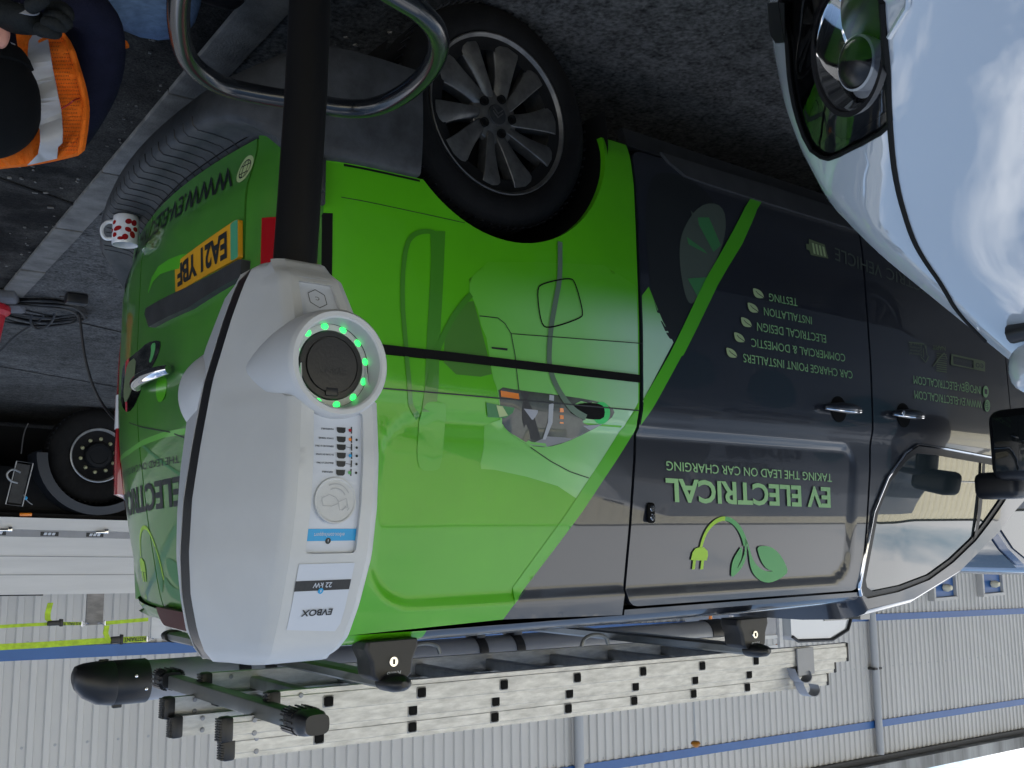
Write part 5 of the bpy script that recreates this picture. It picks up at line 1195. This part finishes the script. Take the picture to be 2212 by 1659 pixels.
# ------------------------------------------------------------ pipe carrier tube
pt = thing('pipe_carrier', 'grey pipe carrier tube with black end caps on the far side of the van roof', 'pipe tube', (-.9, 1.5, 1.93))
tz = lambda x: 2.012+.012*(.41-x)
mb = MB(); mb.tube([(x, 1.5, tz(x)) for x in (.50, -2.42)], .068, 28); mb.mark(0); mb.build('tube', M_['tube'], pt)
mb = MB(); mb.loft([[(x, 1.5+r*cos(a), tz(x)-dz+r*1.02*sin(a)) for a in np.linspace(0, 2*pi, 33)[:-1]] for x, r, dz in ((.455, .070, 0), (.46, .073, 0), (.565, .073, 0), (.568, .0715, 0), (.572, .073, 0), (.62, .070, .004), (.665, .056, .014), (.69, .038, .024), (.698, .02, .026))])
mb.box((.55, 1.5, tz(.55)+.076), (.03, .02, .016), bev=.003); mb.box((.60, 1.5, tz(.6)-.074), (.03, .016, .012), bev=.002)
ec = mb.build('end_cap', M_['black'], pt, ang=40)
for x, dz in ((.475, .02), (.51, -.025)):
    mb = MB(); mb.lathe([(0, .003), (.005, .002), (.006, 0)], (x, 1.5-.0715, tz(x)+dz), (0, -1, 0), 12); mb.build('cap_screw', M_['chrome'], pt)
mb = MB(); mb.tube([(-2.40, 1.5, tz(-2.4)), (-2.52, 1.5, tz(-2.5)), (-2.58, 1.5, tz(-2.5)), (-2.6, 1.5, tz(-2.5))], [.073, .073, .06, .03], 24); mb.build('end_cap', M_['black'], pt, ang=50)
for x in (.12, .02, -.95, -1.15):
    mb = MB(); mb.tube([(x+.022, 1.5, tz(x)), (x-.022, 1.5, tz(x))], .075, 20); mb.box((x, 1.5, 1.925), (.05, .1, .08), bev=.01); mb.box((x, 1.415, tz(x)+.01), (.02, .03, .018), bev=.004); mb.build('clamp', M_['black'], pt)
# ------------------------------------------------------------ mug on the bumper step
mgx, mgy = 0.705, 1.12; mz = 0.4885
mug = thing('mug', 'white mug with red blobs standing on the rear bumper step of the green van', 'mug', (mgx, mgy, mz))
mb = MB(); mb.lathe([(0, 0), (.036, 0), (.040, .004), (.0415, .02), (.0415, .094), (.0405, .097), (.0385, .097), (.0375, .09), (.0375, .01), (0, .008)], (mgx, mgy, mz), (0, 0, 1), 48); mb.build('body', M_['blade'], mug, ang=40)
hd = smooth_poly([(mgx+.93*r_, mgy+.37*r_, mz+h_) for r_, h_ in ((.040, .078), (.062, .080), (.073, .06), (.071, .038), (.056, .022), (.040, .022))], 2, False)
mb = MB(); mb.tube(hd, .0062, 12); mb.build('handle', M_['blade'], mug)
cylm = lambda a, z, off=0.0: (mgx+(.0417+off)*cos(a), mgy+(.0417+off)*sin(a), mz+z)
for a, z, w, h, tw in ((-.55, .080, .011, .010, .4), (.35, .072, .011, .008, 0), (.1, .052, .017, .008, .2), (-.75, .055, .012, .008, -.3), (-1.1, .07, .01, .012, .5), (-.75, .028, .012, .009, .3), (-1.2, .03, .012, .01, .6), (.45, .03, .01, .007, .2), (-.2, .085, .012, .006, 0), (.75, .055, .009, .007, 0), (-1.35, .05, .011, .008, 0)):
    q = [(a-.72+(w*cos(t)*cos(tw)-h*sin(t)*sin(tw))/.042*.9, z+w*cos(t)*sin(tw)+h*sin(t)*cos(tw)) for t in np.linspace(0, 2*pi, 17)[:-1]]
    panel('red_blob', q, cylm, M_['mugred'], mug, .0003, (), .01, 0, (.3, -1, 0))
for s, a, z in (('COOL', -.62, .068), ('AS A', -.62, .055), ('CAT', -.62, .040)):
    lettering('mug_lettering', s, (a-.30, z), (a+.30, z), (a-.30, z+.010), cylm, M_['ink'], mug, .0008, out=(1, -.3, 0), bold=.02) if False else None
# ------------------------------------------------------------ red cone, coil of cable
cc = at(-42, 632, 2, 0); gz_ = ground_z(cc[0], cc[1])+.004
cone = thing('traffic_cone', 'red traffic cone on a grey rubber base by the coiled black cable', 'cone', (cc[0], cc[1], gz_))
mb = MB(); mb.box((cc[0], cc[1], gz_+.03), (.46, .46, .06), Matrix.Rotation(.35, 3, 'Z'), bev=.02); mb.build('base', M_['conebase'], cone)
mb = MB(); mb.lathe([(.168, .06), (.176, .07), (.176, .10), (.165, .112), (.148, .125), (.125, .28), (.085, .50), (.05, .72), (.03, .75), (0, .75)], (cc[0], cc[1], gz_), (0, 0, 1), 40); mb.build('body', M_['red'], cone, ang=40)
cab = thing('charging_cable', 'black charging cable lying in loops on the concrete beyond the green van', 'cable', at(90, 665, 2, 0.02))
mb = MB(); R0 = .0085
c0 = at(82, 662, 2, .015)
for k in range(5):
    rx, ry = .30+.02*(k % 3), .20+.03*(k % 2)+.01*k; ox, oy = (random.uniform(-.03, .03) for _ in range(2))
    pts = [(c0[0]+ox+rx*cos(a)*.9+.02*sin(3*a+k), c0[1]+oy+ry*sin(a)*1.4+.02*cos(2*a+k), ground_z(c0[0], c0[1])+.014+.012*k+.004*sin(4*a)) for a in np.linspace(0, 2*pi, 42)[:-1]]
    mb.tube(pts, R0, 8, closed=True)
e1 = [at_depth(x, y, 6.75+dd) for x, y, dd in ((104, 640, 0), (80, 655, .05), (66, 685, .1), (66, 702, .15), (80, 712, .2), (100, 707, .2), (118, 688, .1), (118, 662, .05), (112, 650, 0))]
mb.tube(smooth_poly(e1, 2, True), R0, 8, closed=True)
e2 = [at_depth(x, y, dd) for x, y, dd in ((110, 668, 6.75), (130, 660, 6.75), (150, 655, 6.65), (160, 656, 6.6), (168, 668, 6.6), (173, 690, 6.6), (177, 725, 6.6), (182, 765, 6.6), (190, 800, 6.6), (202, 838, 6.6), (220, 872, 6.6), (245, 905, 6.5), (290, 935, 6.3))]
mb.tube(smooth_poly(e2, 2, False), R0*1.05, 8)
e3 = [at_depth(x, y, dd) for x, y, dd in ((112, 655, 6.8), (90, 690, 6.9), (60, 708, 7.0), (30, 728, 7.1), (0, 760, 7.2), (-60, 800, 7.3))]
mb.tube(smooth_poly(e3, 2, False), R0*1.05, 8); mb.tube(smooth_poly([at(130, 640, 2, .02), at(150, 645, 2, .02), at(165, 648, 2, .02)], 1, False), R0, 8)
mb.build('lead', M_['cablem'], cab)
q = at(165, 643, 2, .04); mb = MB(); mb.box((q[0], q[1], ground_z(q[0], q[1])+.04), (.13, .08, .07), bev=.015); mb.build('connector', M_['cablem'], cab)
# ------------------------------------------------------------ flatbed truck
trz = lambda x, z: z+.030*(-x-.6)
TY = 9.4
tk = thing('flatbed_truck', 'long flatbed truck with pale drop sides parked in front of the ribbed warehouse wall', 'truck', (-5, TY+1.2, ground_z(-5, TY)))
def tbox(x0, x1, y0, y1, z0, z1, mb):
    P = []
    for x in (x0, x1): P.append([(x, y0, trz(x, z0)), (x, y1, trz(x, z0)), (x, y1, trz(x, z1)), (x, y0, trz(x, z1))])
    mb.loft(P); return mb
mb = MB(); tbox(5, -12.4, TY-.02, TY+.06, 1.50, 2.09, mb); mb.build('drop_side', M_['truckgrey'], tk, smooth=False)
mb = MB(); tbox(5, -12.4, TY-.03, TY+.1, 1.30, 1.425, mb); mb.build('bed_rail', M_['truckgrey'], tk, smooth=False)
mb = MB(); tbox(5, -12.4, TY-.026, TY+.06, 1.43, 1.497, mb); mb.build('latch_rail', M_['tube'], tk, smooth=False)
mb = MB()
for z in (1.695, 1.885): tbox(5, -12.4, TY-.024, TY-.018, z, z+.008, mb)
mb.build('board_joints', M_['tube'], tk, smooth=False)
for i, x in enumerate((-.62, -.6-.98, -2.5, -4.2, -6, -8, -10)):
    mb = MB(); mb.box((x, TY-.05, trz(x, 1.435)), (.12, .03, .025), bev=.005); mb.box((x-.05, TY-.055, trz(x, 1.425)), (.04, .03, .05), bev=.005); mb.build('latch', M_['chrome'], tk)
fl_ = lambda a, b, off=0.0: (a, TY-.027-off, trz(a, b))
for x in (-1.06, -.55, -1.52):
    panel('rail_label', [(x+.09, 1.442), (x-.09, 1.442), (x-.09, 1.486), (x+.09, 1.486)], fl_, M_['plastic'], tk, .001, (), .1, 0, OUT)
    for k in range(3): panel('rail_label_bar', [(x-.06+k*.04, 1.45), (x-.03+k*.04, 1.45), (x-.02+k*.04, 1.478), (x-.05+k*.04, 1.478)], fl_, M_['panelwhite'], tk, .002, (), .1, 0, OUT)
mb = MB(); tbox(5, -12.4, TY+.1, TY+2.4, 1.25, 1.32, mb); mb.build('bed_floor', M_['truckblack'], tk, smooth=False)
mb = MB(); tbox(4.5, -13, TY+.35, TY+.6, .75, 1.25, mb); tbox(-2.6, -12, TY+.1, TY+.12, .45, 1.2, mb); tbox(-.55, 1.4, TY+.1, TY+.6, .5, .95, mb); tbox(5, -12, TY+1.0, TY+2.3, .25, 1.25, mb); mb.build('chassis', M_['truckblack'], tk, smooth=False)
def twheel(x):
    z = ground_z(x, TY)+.525+.02; c = (x, TY+.12, z)
    mb = MB(); mb.lathe([(.29, -.28), (.42, -.30), (.515, -.27), (.53, -.22), (.53, -.06), (.515, -.02), (.47, .005), (.40, .012), (.33, .0), (.297, -.012), (.28, -.03)], c, (0, -1, 0), 56)
    mb.mark(0)
    for k in range(56):
        a = 2*pi*k/56; mb.box((c[0]+.528*cos(a), c[1]+.06, c[2]+.528*sin(a)), (.012, .10, .02), Matrix.Rotation(-a, 3, 'Y'))
    mb.mark(1)
    w = mb.build('wheel', [M_['rubber'], M_['truckblack']], tk, ang=50)
    mb = MB(); mb.lathe([(.302, .0), (.302, .006), (.292, .010), (.282, .0), (.27, -.05), (.20, -.075), (.0, -.08)], c, (0, -1, 0), 48, caps=False); mb.build('rim', M_['truckrim'], w, ang=40)
    mb = MB(); mb.lathe([(.142, -.08), (.142, .0), (.13, .015), (.10, .02), (.09, .012), (0, .014)], c, (0, -1, 0), 32); mb.build('hub', M_['truckblack'], w, ang=40)
    for k in range(10):
        a = 2*pi*(k+.3)/10; mb = MB(); mb.lathe([(.024, -.075), (.022, -.03), (.012, -.012), (0, -.01)], (c[0]+.185*cos(a), c[1], c[2]+.185*sin(a)), (0, -1, 0), 10); mb.build('wheel_nut', M_['nut'], w)
    for k in range(8):
        a = 2*pi*(k+.5)/8; mb = MB(); mb.lathe([(0, .001), (.026, .001), (.026, -.01)], (c[0]+.242*cos(a), c[1]+.058, c[2]+.242*sin(a)), (0, -1, 0), 14); mb.build('vent_hole', M_['shell'], w)
    mb = MB(); ar = [(c[0]-.66*cos(a), c[2]+.66*sin(a)) for a in np.linspace(.0, pi, 26)]
    mb.loft([[(a, TY+.02, b) for a, b in ar], [(a, TY+.45, b) for a, b in ar], [(a*1+(c[0]-a)*.06, TY+.45, b-.03) for a, b in ar], [(a*1+(c[0]-a)*.06, TY+.02, b-.03) for a, b in ar]], closed=False, caps=False)
    mb.loft([[(a, TY+.02, b) for a, b in ar], [(a+(c[0]-a)*.16, TY+.0, b-.09*max(0, (b-c[2])/.66)) for a, b in ar]], closed=False, caps=False)
    mb.build('mudguard', M_['guard'], tk, ang=40)
for x in (-1.56, -2.95, 3.4, -10.5): twheel(x)
mb = MB(); q = [(-.70, .72), (-.86, .74), (-.78, 1.19), (-.62, 1.17)]
mb.tube([(a, TY-.02, b) for a, b in q], .006, 6, closed=True); cr = mb.build('side_marker_frame', M_['truckrim'], tk)
mb = MB(); mb.face([(a*.8+(-.74)*.2, TY-.012, b*.9+.095) for a, b in q]); mb.build('frame_plate', M_['plastic'], tk, smooth=False)
mb = MB(); mb.tube(smooth_poly([(-.72, TY-.03, .95), (-.64, TY-.04, .93), (-.60, TY-.04, .86), (-.66, TY-.04, .80), (-.74, TY-.04, .84)], 2, False), .010, 8); mb.build('cable_loop', M_['truckrim'], tk)
mb = MB(); mb.box((-.82, TY-.01, 1.275), (.12, .03, .036), bev=.008); mb.build('side_lamp', M_['amber'], tk)
mb = MB(); mb.lathe([(0, .02), (.018, .014), (.02, 0)], at(55, 1076, 1, TY+.02), (0, -1, 0), 14); mb.build('blue_valve', M_['skyblue'], tk)
mb = MB(); mb.tube(smooth_poly([at(a, b, 1, TY+.03) for a, b in ((42, 1030), (48, 1050), (50, 1072), (62, 1085), (70, 1090))], 1, False), .005, 6); mb.build('air_line', M_['truckrim'], tk)
mb = MB(); mb.tube(smooth_poly([at(a, b, 1, TY-.02) for a, b in ((61, 914), (53, 930), (48, 955), (46, 980))], 2, False), .007, 6); mb.build('mudflap_stay', M_['plastic'], tk)
def tpost(px0, px1, py0, py1, m):
    a = at(px0, py0, 1, TY+.02); b = at(px1, py1, 1, TY+.02)
    mb = MB(); mb.box(((a[0]+b[0])/2, TY+.05, (a[2]+b[2])/2-.02), (abs(a[0]-b[0]), .04, abs(a[2]-b[2])+.04), bev=.004); mb.build('stake_post', m, tk)
tpost(190, 223, 1276, 1349, M_['ply']); tpost(331, 358, 1276, 1378, M_['truckgrey'])
mb = MB(); mb.tube([at(-60, 1286, 1, TY+.0), at(93, 1284.5, 1, TY+.0)], .010, 8); mb.build('rope_rail', M_['truckblack'], tk)
# cab and mesh headboard far up the truck
mb = MB(); cabp = [(-13.35, 1.0), (-13.35, 2.98), (-13.5, 3.06), (-14.5, 3.08), (-15.0, 2.92), (-15.25, 2.5), (-15.4, 1.6), (-15.4, .5), (-13.35, .5)]
mb.loft([[(x, y, trz(x, z)) for x, z in cabp] for y in (TY-.1, TY+2.4)]); cb_ = mb.build('cab', M_['white'], tk, ang=25)
mb = MB(); tbox(-14.3, -15.05, TY-.115, TY-.1, 2.1, 2.74, mb); tbox(-15.0, -15.3, TY-.4, TY-.14, 2.5, 2.72, mb); mb.build('cab_window', M_['glass'], cb_, smooth=False)
mb = MB(); mb.loft([[(x, y, trz(x, z)+.012) for x, z in cabp[1:5]] for y in (TY-.12, TY-.09)], closed=False, caps=False); mb.tube([(x, TY-.12, trz(x, z)) for x, z in cabp[1:6]], .03, 8); mb.build('cab_seal', M_['black'], cb_)
mb = MB(); mb.lathe([(.06, 0), (.06, .05), (.04, .08), (0, .085)], (-13.25, TY+.1, trz(-13.2, 3.12)), (0, 0, 1), 16); mb.build('beacon', M_['amber'], tk)
hb = MB()
for x, w in ((-13.15, .09), (-12.35, .06), (-11.9, .05)): tbox(x, x-w, TY, TY+.06, 1.4, 3.2, hb)
for z in (2.95, 3.12): tbox(-12.35, -13.1, TY+.01, TY+.05, z, z+.06, hb)
hb.build('headboard', M_['truckgrey'], tk, smooth=False)
hb = MB(); tbox(-12.4, -13.1, TY+.03, TY+.04, 2.3, 2.95, hb); hb.build('headboard_mesh', M_['tube'], tk, smooth=False)
hb = MB(); tbox(-11.6, -11.64, TY+.2, TY+.24, 2.2, 3.0, hb); hb.build('orange_stake', M_['amber'], tk, smooth=False)
# lime restraint straps
def strap(pts, name, label, w=.045, tail=None, words=()):
    s = thing(name, label, 'strap', at(*pts[0], 1, TY-.03), 'fall restraint straps on the truck')
    mb = MB()
    P = [np.array(at(x, y, 1, TY-.02)) for x, y in pts]
    mb.loft([[p+np.array([0, a, b]) for a, b in ((-.003, -w/2), (.003, -w/2), (.003, w/2), (-.003, w/2))] for p in P])
    if tail:
        Q = [np.array(at(x, y, 1, TY-.05)) for x, y in tail]; mb.loft([[q+np.array([a, b, 0]) for a, b in ((-.028, -.003), (.028, -.003), (.028, .003), (-.028, .003))] for q in Q])
    mb.build('webbing', M_['strap'], s, smooth=False)
    return s
s1 = strap([(-40, 1356), (60, 1350), (125, 1347), (176, 1347)], 'ratchet_strap', 'lime webbing strap with dark lettering, the lower one left of the plywood stake', .034, [(109, 1302), (103, 1325), (103, 1338), (112, 1346)])
s2 = strap([(228, 1346), (262, 1343), (320, 1338)], 'ratchet_strap', 'plain lime webbing strap hooked to the plywood stake and passing behind the green van', .04)
s3 = strap([(-40, 1400), (90, 1393), (240, 1383), (316, 1380)], 'ratchet_strap', 'long lime restraint strap with a ratchet lying along the blue wall trim', .062, [(231, 1351), (228, 1368), (233, 1380), (240, 1386)])
s4 = strap([(376, 1377), (420, 1373), (470, 1369)], 'ratchet_strap', 'short lime restraint strap running behind the white charger', .062)
def rword(s, txt, l, r, h):
    a, b, c = at(*l, 1, TY-.03), at(*r, 1, TY-.03), at(l[0], l[1]+h, 1, TY-.03)
    f = lambda p, q, off=0.0: (p, TY-.032, q)
    lettering('strap_lettering', txt, (a[0], a[2]), (b[0], b[2]), (c[0], c[2]), f, M_['ink'], s, 0, bold=.02)
rword(s1, 'KG FALL RE', (174, 1344), (133, 1345.5), 6); rword(s3, 'RESTRAINT', (315, 1375.5), (268, 1378), 8.5); rword(s4, 'FALL RES', (414, 1369), (378, 1372), 9)
def ratchet(s, x, y, w, h):
    c = at(x, y, 1, TY-.05); mb = MB(); mb.box(c, (w, .05, h), bev=.006); mb.box((c[0]-w*.6, c[1], c[2]), (w*.25, .06, h*1.5), bev=.004); mb.build('ratchet', M_['black'], s)
ratchet(s1, 116, 1346, .12, .05); ratchet(s3, 250, 1382, .10, .07)
def hook(s, x, y, x2, y2):
    a, b = np.array(at(x, y, 1, TY-.03)), np.array(at(x2, y2, 1, TY-.03)); d = np.array([0, 0, .028])
    mb = MB(); mb.tube([a+d, a-d, b, a+d], .005, 6); mb.tube([b, b+(b-a)*.5+d*.3], .005, 6); mb.build('wire_hook', M_['chrome'], s)
hook(s1, 177, 1347, 187, 1346); hook(s2, 227, 1346, 216, 1345); hook(s3, 318, 1380, 328, 1379); hook(s4, 374, 1377, 362, 1377)
# ------------------------------------------------------------ dark blue van beyond the bonnet of the green one
bv_ = thing('blue_van', 'dark blue van with a reflecting windscreen beyond the front of the green van', 'van', (-12, 4.4, ground_z(-12, 4.4)))
pf = [(-8.0, .4), (-8.0, .9), (-8.6, 1.12), (-9.2, 1.22), (-9.75, 1.68), (-10.2, 1.93), (-10.8, 2.02), (-13.4, 2.02), (-13.5, .4)]
mb = MB(); mb.loft([[(x, y, z+.06) for x, z in pf] for y in (3.55, 5.4)]); mb.build('body', M_['bluegrey'], bv_, ang=25)
mb = MB(); mb.loft([[(x+.012, y, z+.072) for x, z in ((-9.2, 1.22), (-9.75, 1.68), (-10.15, 1.90))] for y in (3.66, 5.3)], closed=False, caps=False); mb.build('windscreen', M_['glass'], bv_, ang=50)
mb = MB(); mb.face([(x, 3.535, z+.06) for x, z in ((-9.35, 1.25), (-9.85, 1.68), (-10.3, 1.88), (-11.2, 1.9), (-11.2, 1.22))]); mb.build('side_window', M_['glass'], bv_, smooth=False)
for x in (-8.85, -12.6):
    mb = MB(); mb.lathe([(.2, -.2), (.33, -.19), (.345, -.1), (.335, 0), (.24, .005), (0, -.02)], (x, 3.58, .36+ground_z(x, 3.6)), (0, -1, 0), 32); mb.build('wheel', M_['rubber'], bv_, ang=40)
# ------------------------------------------------------------ crouching worker at the back of the van
per = thing('person', 'crouching person in an orange mesh vest with grey tape, black woolly hat and black gloves', 'person', at(20, -330, 2, 0))
def skin_mesh(name, verts, edges, m, parent, root=0, sub=2):
    me = bpy.data.meshes.new(name); org = root_origin(parent)
    me.from_pydata([[float(a-b) for a, b in zip(v[0], org)] for v in verts], edges, []); me.materials.append(m)
    o = bpy.data.objects.new(name, me); COL.objects.link(o); o.parent = parent
    o.modifiers.new('skin', 'SKIN')
    sv = me.skin_vertices[0].data
    for i, v in enumerate(verts):
        r = v[1]; sv[i].radius = r if hasattr(r, '__len__') else (r, r); sv[i].use_root = (i == root)
    o.modifiers['skin'].use_smooth_shade = True
    s = o.modifiers.new('sub', 'SUBSURF'); s.levels = sub; s.render_levels = sub
    for p in me.polygons: p.use_smooth = True
    return o
A = lambda x, y, d: np.array(at_depth(x, y, d))
# body in navy work clothes: pelvis, chest, neck; right arm towards the camera left, left arm hidden
V = [(A(40, -190, 2.62), .17), (A(40, -20, 2.55), .165), (A(40, 140, 2.50), .16), (A(45, 250, 2.44), .13), (A(30, 300, 2.38), .075), (A(5, 285, 2.30), .062),
     (A(140, 262, 2.43), .085), (A(205, 175, 2.40), .070), (A(222, 70, 2.33), .064), (A(190, 5, 2.24), .056), (A(120, 12, 2.17), .046), (A(40, 28, 2.12), .040),
     (A(-110, 255, 2.40), .085), (A(-180, 120, 2.30), .068), (A(-120, -20, 2.2), .05), (A(-40, -10, 2.16), .04)]
body = skin_mesh('body', V, [(0, 1), (1, 2), (2, 3), (3, 4), (4, 5), (3, 6), (6, 7), (7, 8), (8, 9), (9, 10), (10, 11), (3, 12), (12, 13), (13, 14), (14, 15)], M_['navy'], per)
# jeans: right thigh to a knee pointing left of the post, left leg under the body
J = [(A(60, -200, 2.62), .16), (A(170, -150, 2.60), .12), (A(290, 8, 2.62), .118), (A(388, 28, 2.62), .098), (A(372, -150, 2.72), .062), (A(330, -330, 2.80), .05), (A(410, -350, 2.70), .045), (A(-40, -200, 2.5), .12), (A(-60, -60, 2.35), .085), (A(-80, -300, 2.45), .06)]
skin_mesh('jeans', J, [(0, 1), (1, 2), (2, 3), (3, 4), (4, 5), (5, 6), (0, 7), (7, 8), (8, 9)], M_['denim'], per)
# head in a black woolly hat, face bowed down and away
hc = A(-52, 232, 2.20); hx_ = -rt; hu = up*-1
def ell(c, ax, ay, az, m, name, parent, n=28, cut=None, bulge=None):
    mb = MB(); rg = []
    for i in range(n+1):
        t = -pi/2+pi*i/n
        rg.append([c + fwd*0 + (-rt)*(ax*cos(t)*cos(a)) + fwd*(ay*cos(t)*sin(a)) + np.array([0, 0, 1])*(az*sin(t)) for a in np.linspace(0, 2*pi, 41)[:-1]])
    mb.loft(rg); return mb.build(name, m, parent, ang=60)
head = ell(A(-50, 185, 2.18), .085, .098, .120, M_['skin'], 'head', per)
# hat: deep shell over the head with a ribbed cuff along its lower edge
mb = MB(); rg = []; hz = np.array(-up)*0+np.array([0, 0, 1.]); tilt = (-rt*0.42+hz*0.9); tilt = tilt/np.linalg.norm(tilt); sx_ = np.cross(tilt, fwd); sx_ /= np.linalg.norm(sx_); sy_ = np.cross(sx_, tilt)
hcen = A(-48, 205, 2.17)
def hatp(t, a, o=0.0):
    r = .122*cos(t)**0.8 if t > 0 else .122*(1-.04*(t/.35)**2); h = .135*sin(t) if t > 0 else .155*t
    return hcen + sx_*((r+o)*cos(a)) + sy_*((r+o)*1.02*sin(a)) + tilt*h
for t in list(np.linspace(-.35, 0, 5))+list(np.linspace(.1, pi/2-.01, 14)): rg.append([hatp(t, a) for a in np.linspace(0, 2*pi, 49)[:-1]])
mb.loft(rg); hat = mb.build('hat', M_['blackcap'], per, ang=60)
mb = MB(); mb.loft([[hatp(t, a, o) for a in np.linspace(0, 2*pi, 61)[:-1]] for t, o in ((-.36, -.004), (-.36, .007), (-.20, .008), (-.05, .006), (-.04, 0))], True, False); mb.build('cuff', M_['blackcap'], hat, ang=60)
hats = lambda a, t, off=0.0: tuple(hatp(t, a, .0085+off))
aim = math.atan2(float(np.dot(CAM-hcen, sy_)), float(np.dot(CAM-hcen, sx_)))
for k in range(-6, 7):
    a = aim+k*.16; w = random.uniform(.03, .06)
    panel('cuff_fleck', [(a-w, -.33), (a+w, -.335), (a+w*.8, -.305), (a-w*.9, -.30)], hats, M_['panelwhite'], hat, .001, (), .03, 0, tuple(CAM-hcen))
panel('hat_badge', [(aim+.15, -.22), (aim+.45, -.20), (aim+.40, -.10), (aim+.2, -.13)], hats, M_['leafgreen'], hat, .001, (), .05, 0, tuple(CAM-hcen))
# ear and jaw below the hat, nose
ell(A(4, 74, 2.10), .016, .014, .032, M_['skin'], 'ear', head, 14); ell(A(-62, 105, 2.07), .016, .02, .02, M_['skin'], 'nose', head, 12)
# vest: a bulging shell in front of the chest, its outline and tape traced
def vest(x, y, off=0.0):
    u = (x-30)/185.0; v = (y-190)/260.0
    d = 2.42-.155*sqrt(max(0.02, 1-min(.98, u*u)))-.06*(1-min(1, v*v))+.010*sin(x*.16+y*.05)*(1-.5*abs(v)) + max(0, (60-y))*0.0006
    d += 0.14*max(0, (y-300)/60)**2*0.5
    return tuple(A(x, y, d-off))
VO = tuple(-fwd)
vo = [(-90, 372), (0, 360), (60, 354), (122, 342), (173.6, 328.7), (180, 295), (185, 254.6), (186, 222), (179, 184), (167, 143.5), (150, 90), (126, 58), (104, 46), (80, 30), (50, 18), (34, 30), (33, 60), (36, 90), (44, 125), (30, 140), (-90, 150)]
ve = panel('vest', smooth_poly(vo, 1), vest, M_['orange'], per, .012, (), 9, .02, VO)
tp = [(59, 356.5), (82, 333), (87, 305), (86, 281), (72, 245), (69, 208), (64, 178), (60, 148), (60, 110), (63, 81), (76, 54), (99, 55), (101, 70), (103, 85), (108, 115), (113, 148), (120, 180), (125, 208), (131, 235), (133, 254), (135, 285), (134, 308), (124, 318), (122, 342)]
panel('reflective_tape', tp, vest, M_['reflective'], ve, .0155, (), 8, .003, VO)
hem = [(174, 328), (180, 295), (185, 254), (185, 222), (178, 184), (166, 143), (149, 90), (126, 59)]
mb = MB(); mb.tube([vest(x-2.5, y, .0135) for x, y in smooth_poly(hem, 2, False)], .0055, 8); mb.build('vest_binding', M_['orange'], ve)
mb = MB(); mb.tube([vest(x, y, .0155) for x, y in smooth_poly([(132, 235), (148, 226), (160, 216), (172, 212)], 1, False)], .0016, 6); mb.build('vest_seam', M_['mugred'], ve)
mesh_holes = MB()
for r_ in range(34):
    for c_ in range(30):
        x = 88+c_*3.6+(1.8 if r_ % 2 else 0); y = 60+r_*8.0
        if inside(np.array([x+4.0]), np.array([y]), [vo])[0] and not inside(np.array([x]), np.array([y]), [tp])[0] and inside(np.array([x+9.0]), np.array([y]), [vo])[0] and x > 104:
            q = [vest(x+a, y+b, .0128) for a, b in ((-.7, -1.6), (.7, -1.2), (.9, 1.6), (-.5, 1.2))]
            mesh_holes.face(q)
for r_ in range(20):
    for c_ in range(10):
        x = 2+c_*6; y = 300+r_*2.6
mesh_holes.build('mesh_weave', M_['vestdark'], ve, smooth=False)
# orange hem behind the elbow
mb = MB(); mb.tube([A(250, 92, 2.66), A(262, 100, 2.66), A(272, 95, 2.67)], .012, 8); mb.build('vest_hem', M_['orange'], ve)
# gloves: palm with five bent fingers, fist of the right hand in front of the vest
def glove(parent, w, fingers, palm):
    pts = []; ed = []
    for p, r in palm: pts.append((A(*p), r))
    for i in range(len(palm)-1): ed.append((i, i+1))
    g = skin_mesh('glove', pts, ed, M_['glove'], parent)
    for f in fingers:
        skin_mesh('finger', [(A(*p), r) for p, r in f], [(i, i+1) for i in range(len(f)-1)], M_['glove'], g)
    return g
g1 = glove(body, 0, [
    [((78, 62, 2.055), .017), ((108, 68, 2.04), .0155), ((124, 74, 2.06), .0135), ((118, 62, 2.09), .011)],
    [((92, 48, 2.05), .016), ((122, 52, 2.035), .015), ((139, 60, 2.05), .013), ((134, 50, 2.09), .011)],
    [((98, 34, 2.06), .016), ((128, 36, 2.04), .0145), ((147, 48, 2.045), .0125), ((150, 62, 2.06), .0105)],
    [((100, 18, 2.08), .0155), ((132, 14, 2.06), .014), ((150, 28, 2.05), .0125), ((151, 50, 2.06), .0105)],
    [((60, 18, 2.03), .018), ((86, 4, 2.01), .0155), ((108, -8, 2.02), .0125)]],
    [((0, 30, 2.11), (.040, .036)), ((30, 38, 2.09), (.042, .034)), ((62, 44, 2.07), (.044, .030)), ((88, 42, 2.06), (.040, .026))])
patch = lambda x, y, off=0.0: tuple(A(x, y, 2.028+((x-60)/60)**2*.03+((y-42)/40)**2*.04-off))
panel('glove_patch', smooth_poly([(34, 8), (40, 6), (46, 9), (64, 14), (80, 20), (85, 26), (78, 31), (66, 32), (48, 29), (34, 28)], 1), patch, M_['reflective'], g1, .004, (), 6, .006, VO)
g2 = glove(body, 0, [
    [((-20, -40, 2.1), .017), ((8, -46, 2.08), .015), ((26, -40, 2.09), .012)], [((-22, -56, 2.1), .017), ((6, -64, 2.08), .015), ((24, -60, 2.09), .012)],
    [((-24, -72, 2.1), .017), ((2, -82, 2.08), .015), ((18, -80, 2.09), .012)], [((-28, -86, 2.1), .016), ((-4, -98, 2.08), .014), ((10, -96, 2.09), .011)], [((-44, -34, 2.08), .018), ((-26, -18, 2.06), .015), ((-8, -14, 2.06), .012)]],
    [((-80, -40, 2.16), .038), ((-55, -52, 2.13), (.042, .034)), ((-28, -62, 2.11), (.042, .03))])
# boots
for x, d in ((395, 2.70), (-60, 2.45)):
    p = A(x, -350, d); mb = MB(); mb.box((p[0]-.05, p[1], .055), (.27, .10, .11), bev=.04, seg=3); mb.build('boot', M_['black'], per)
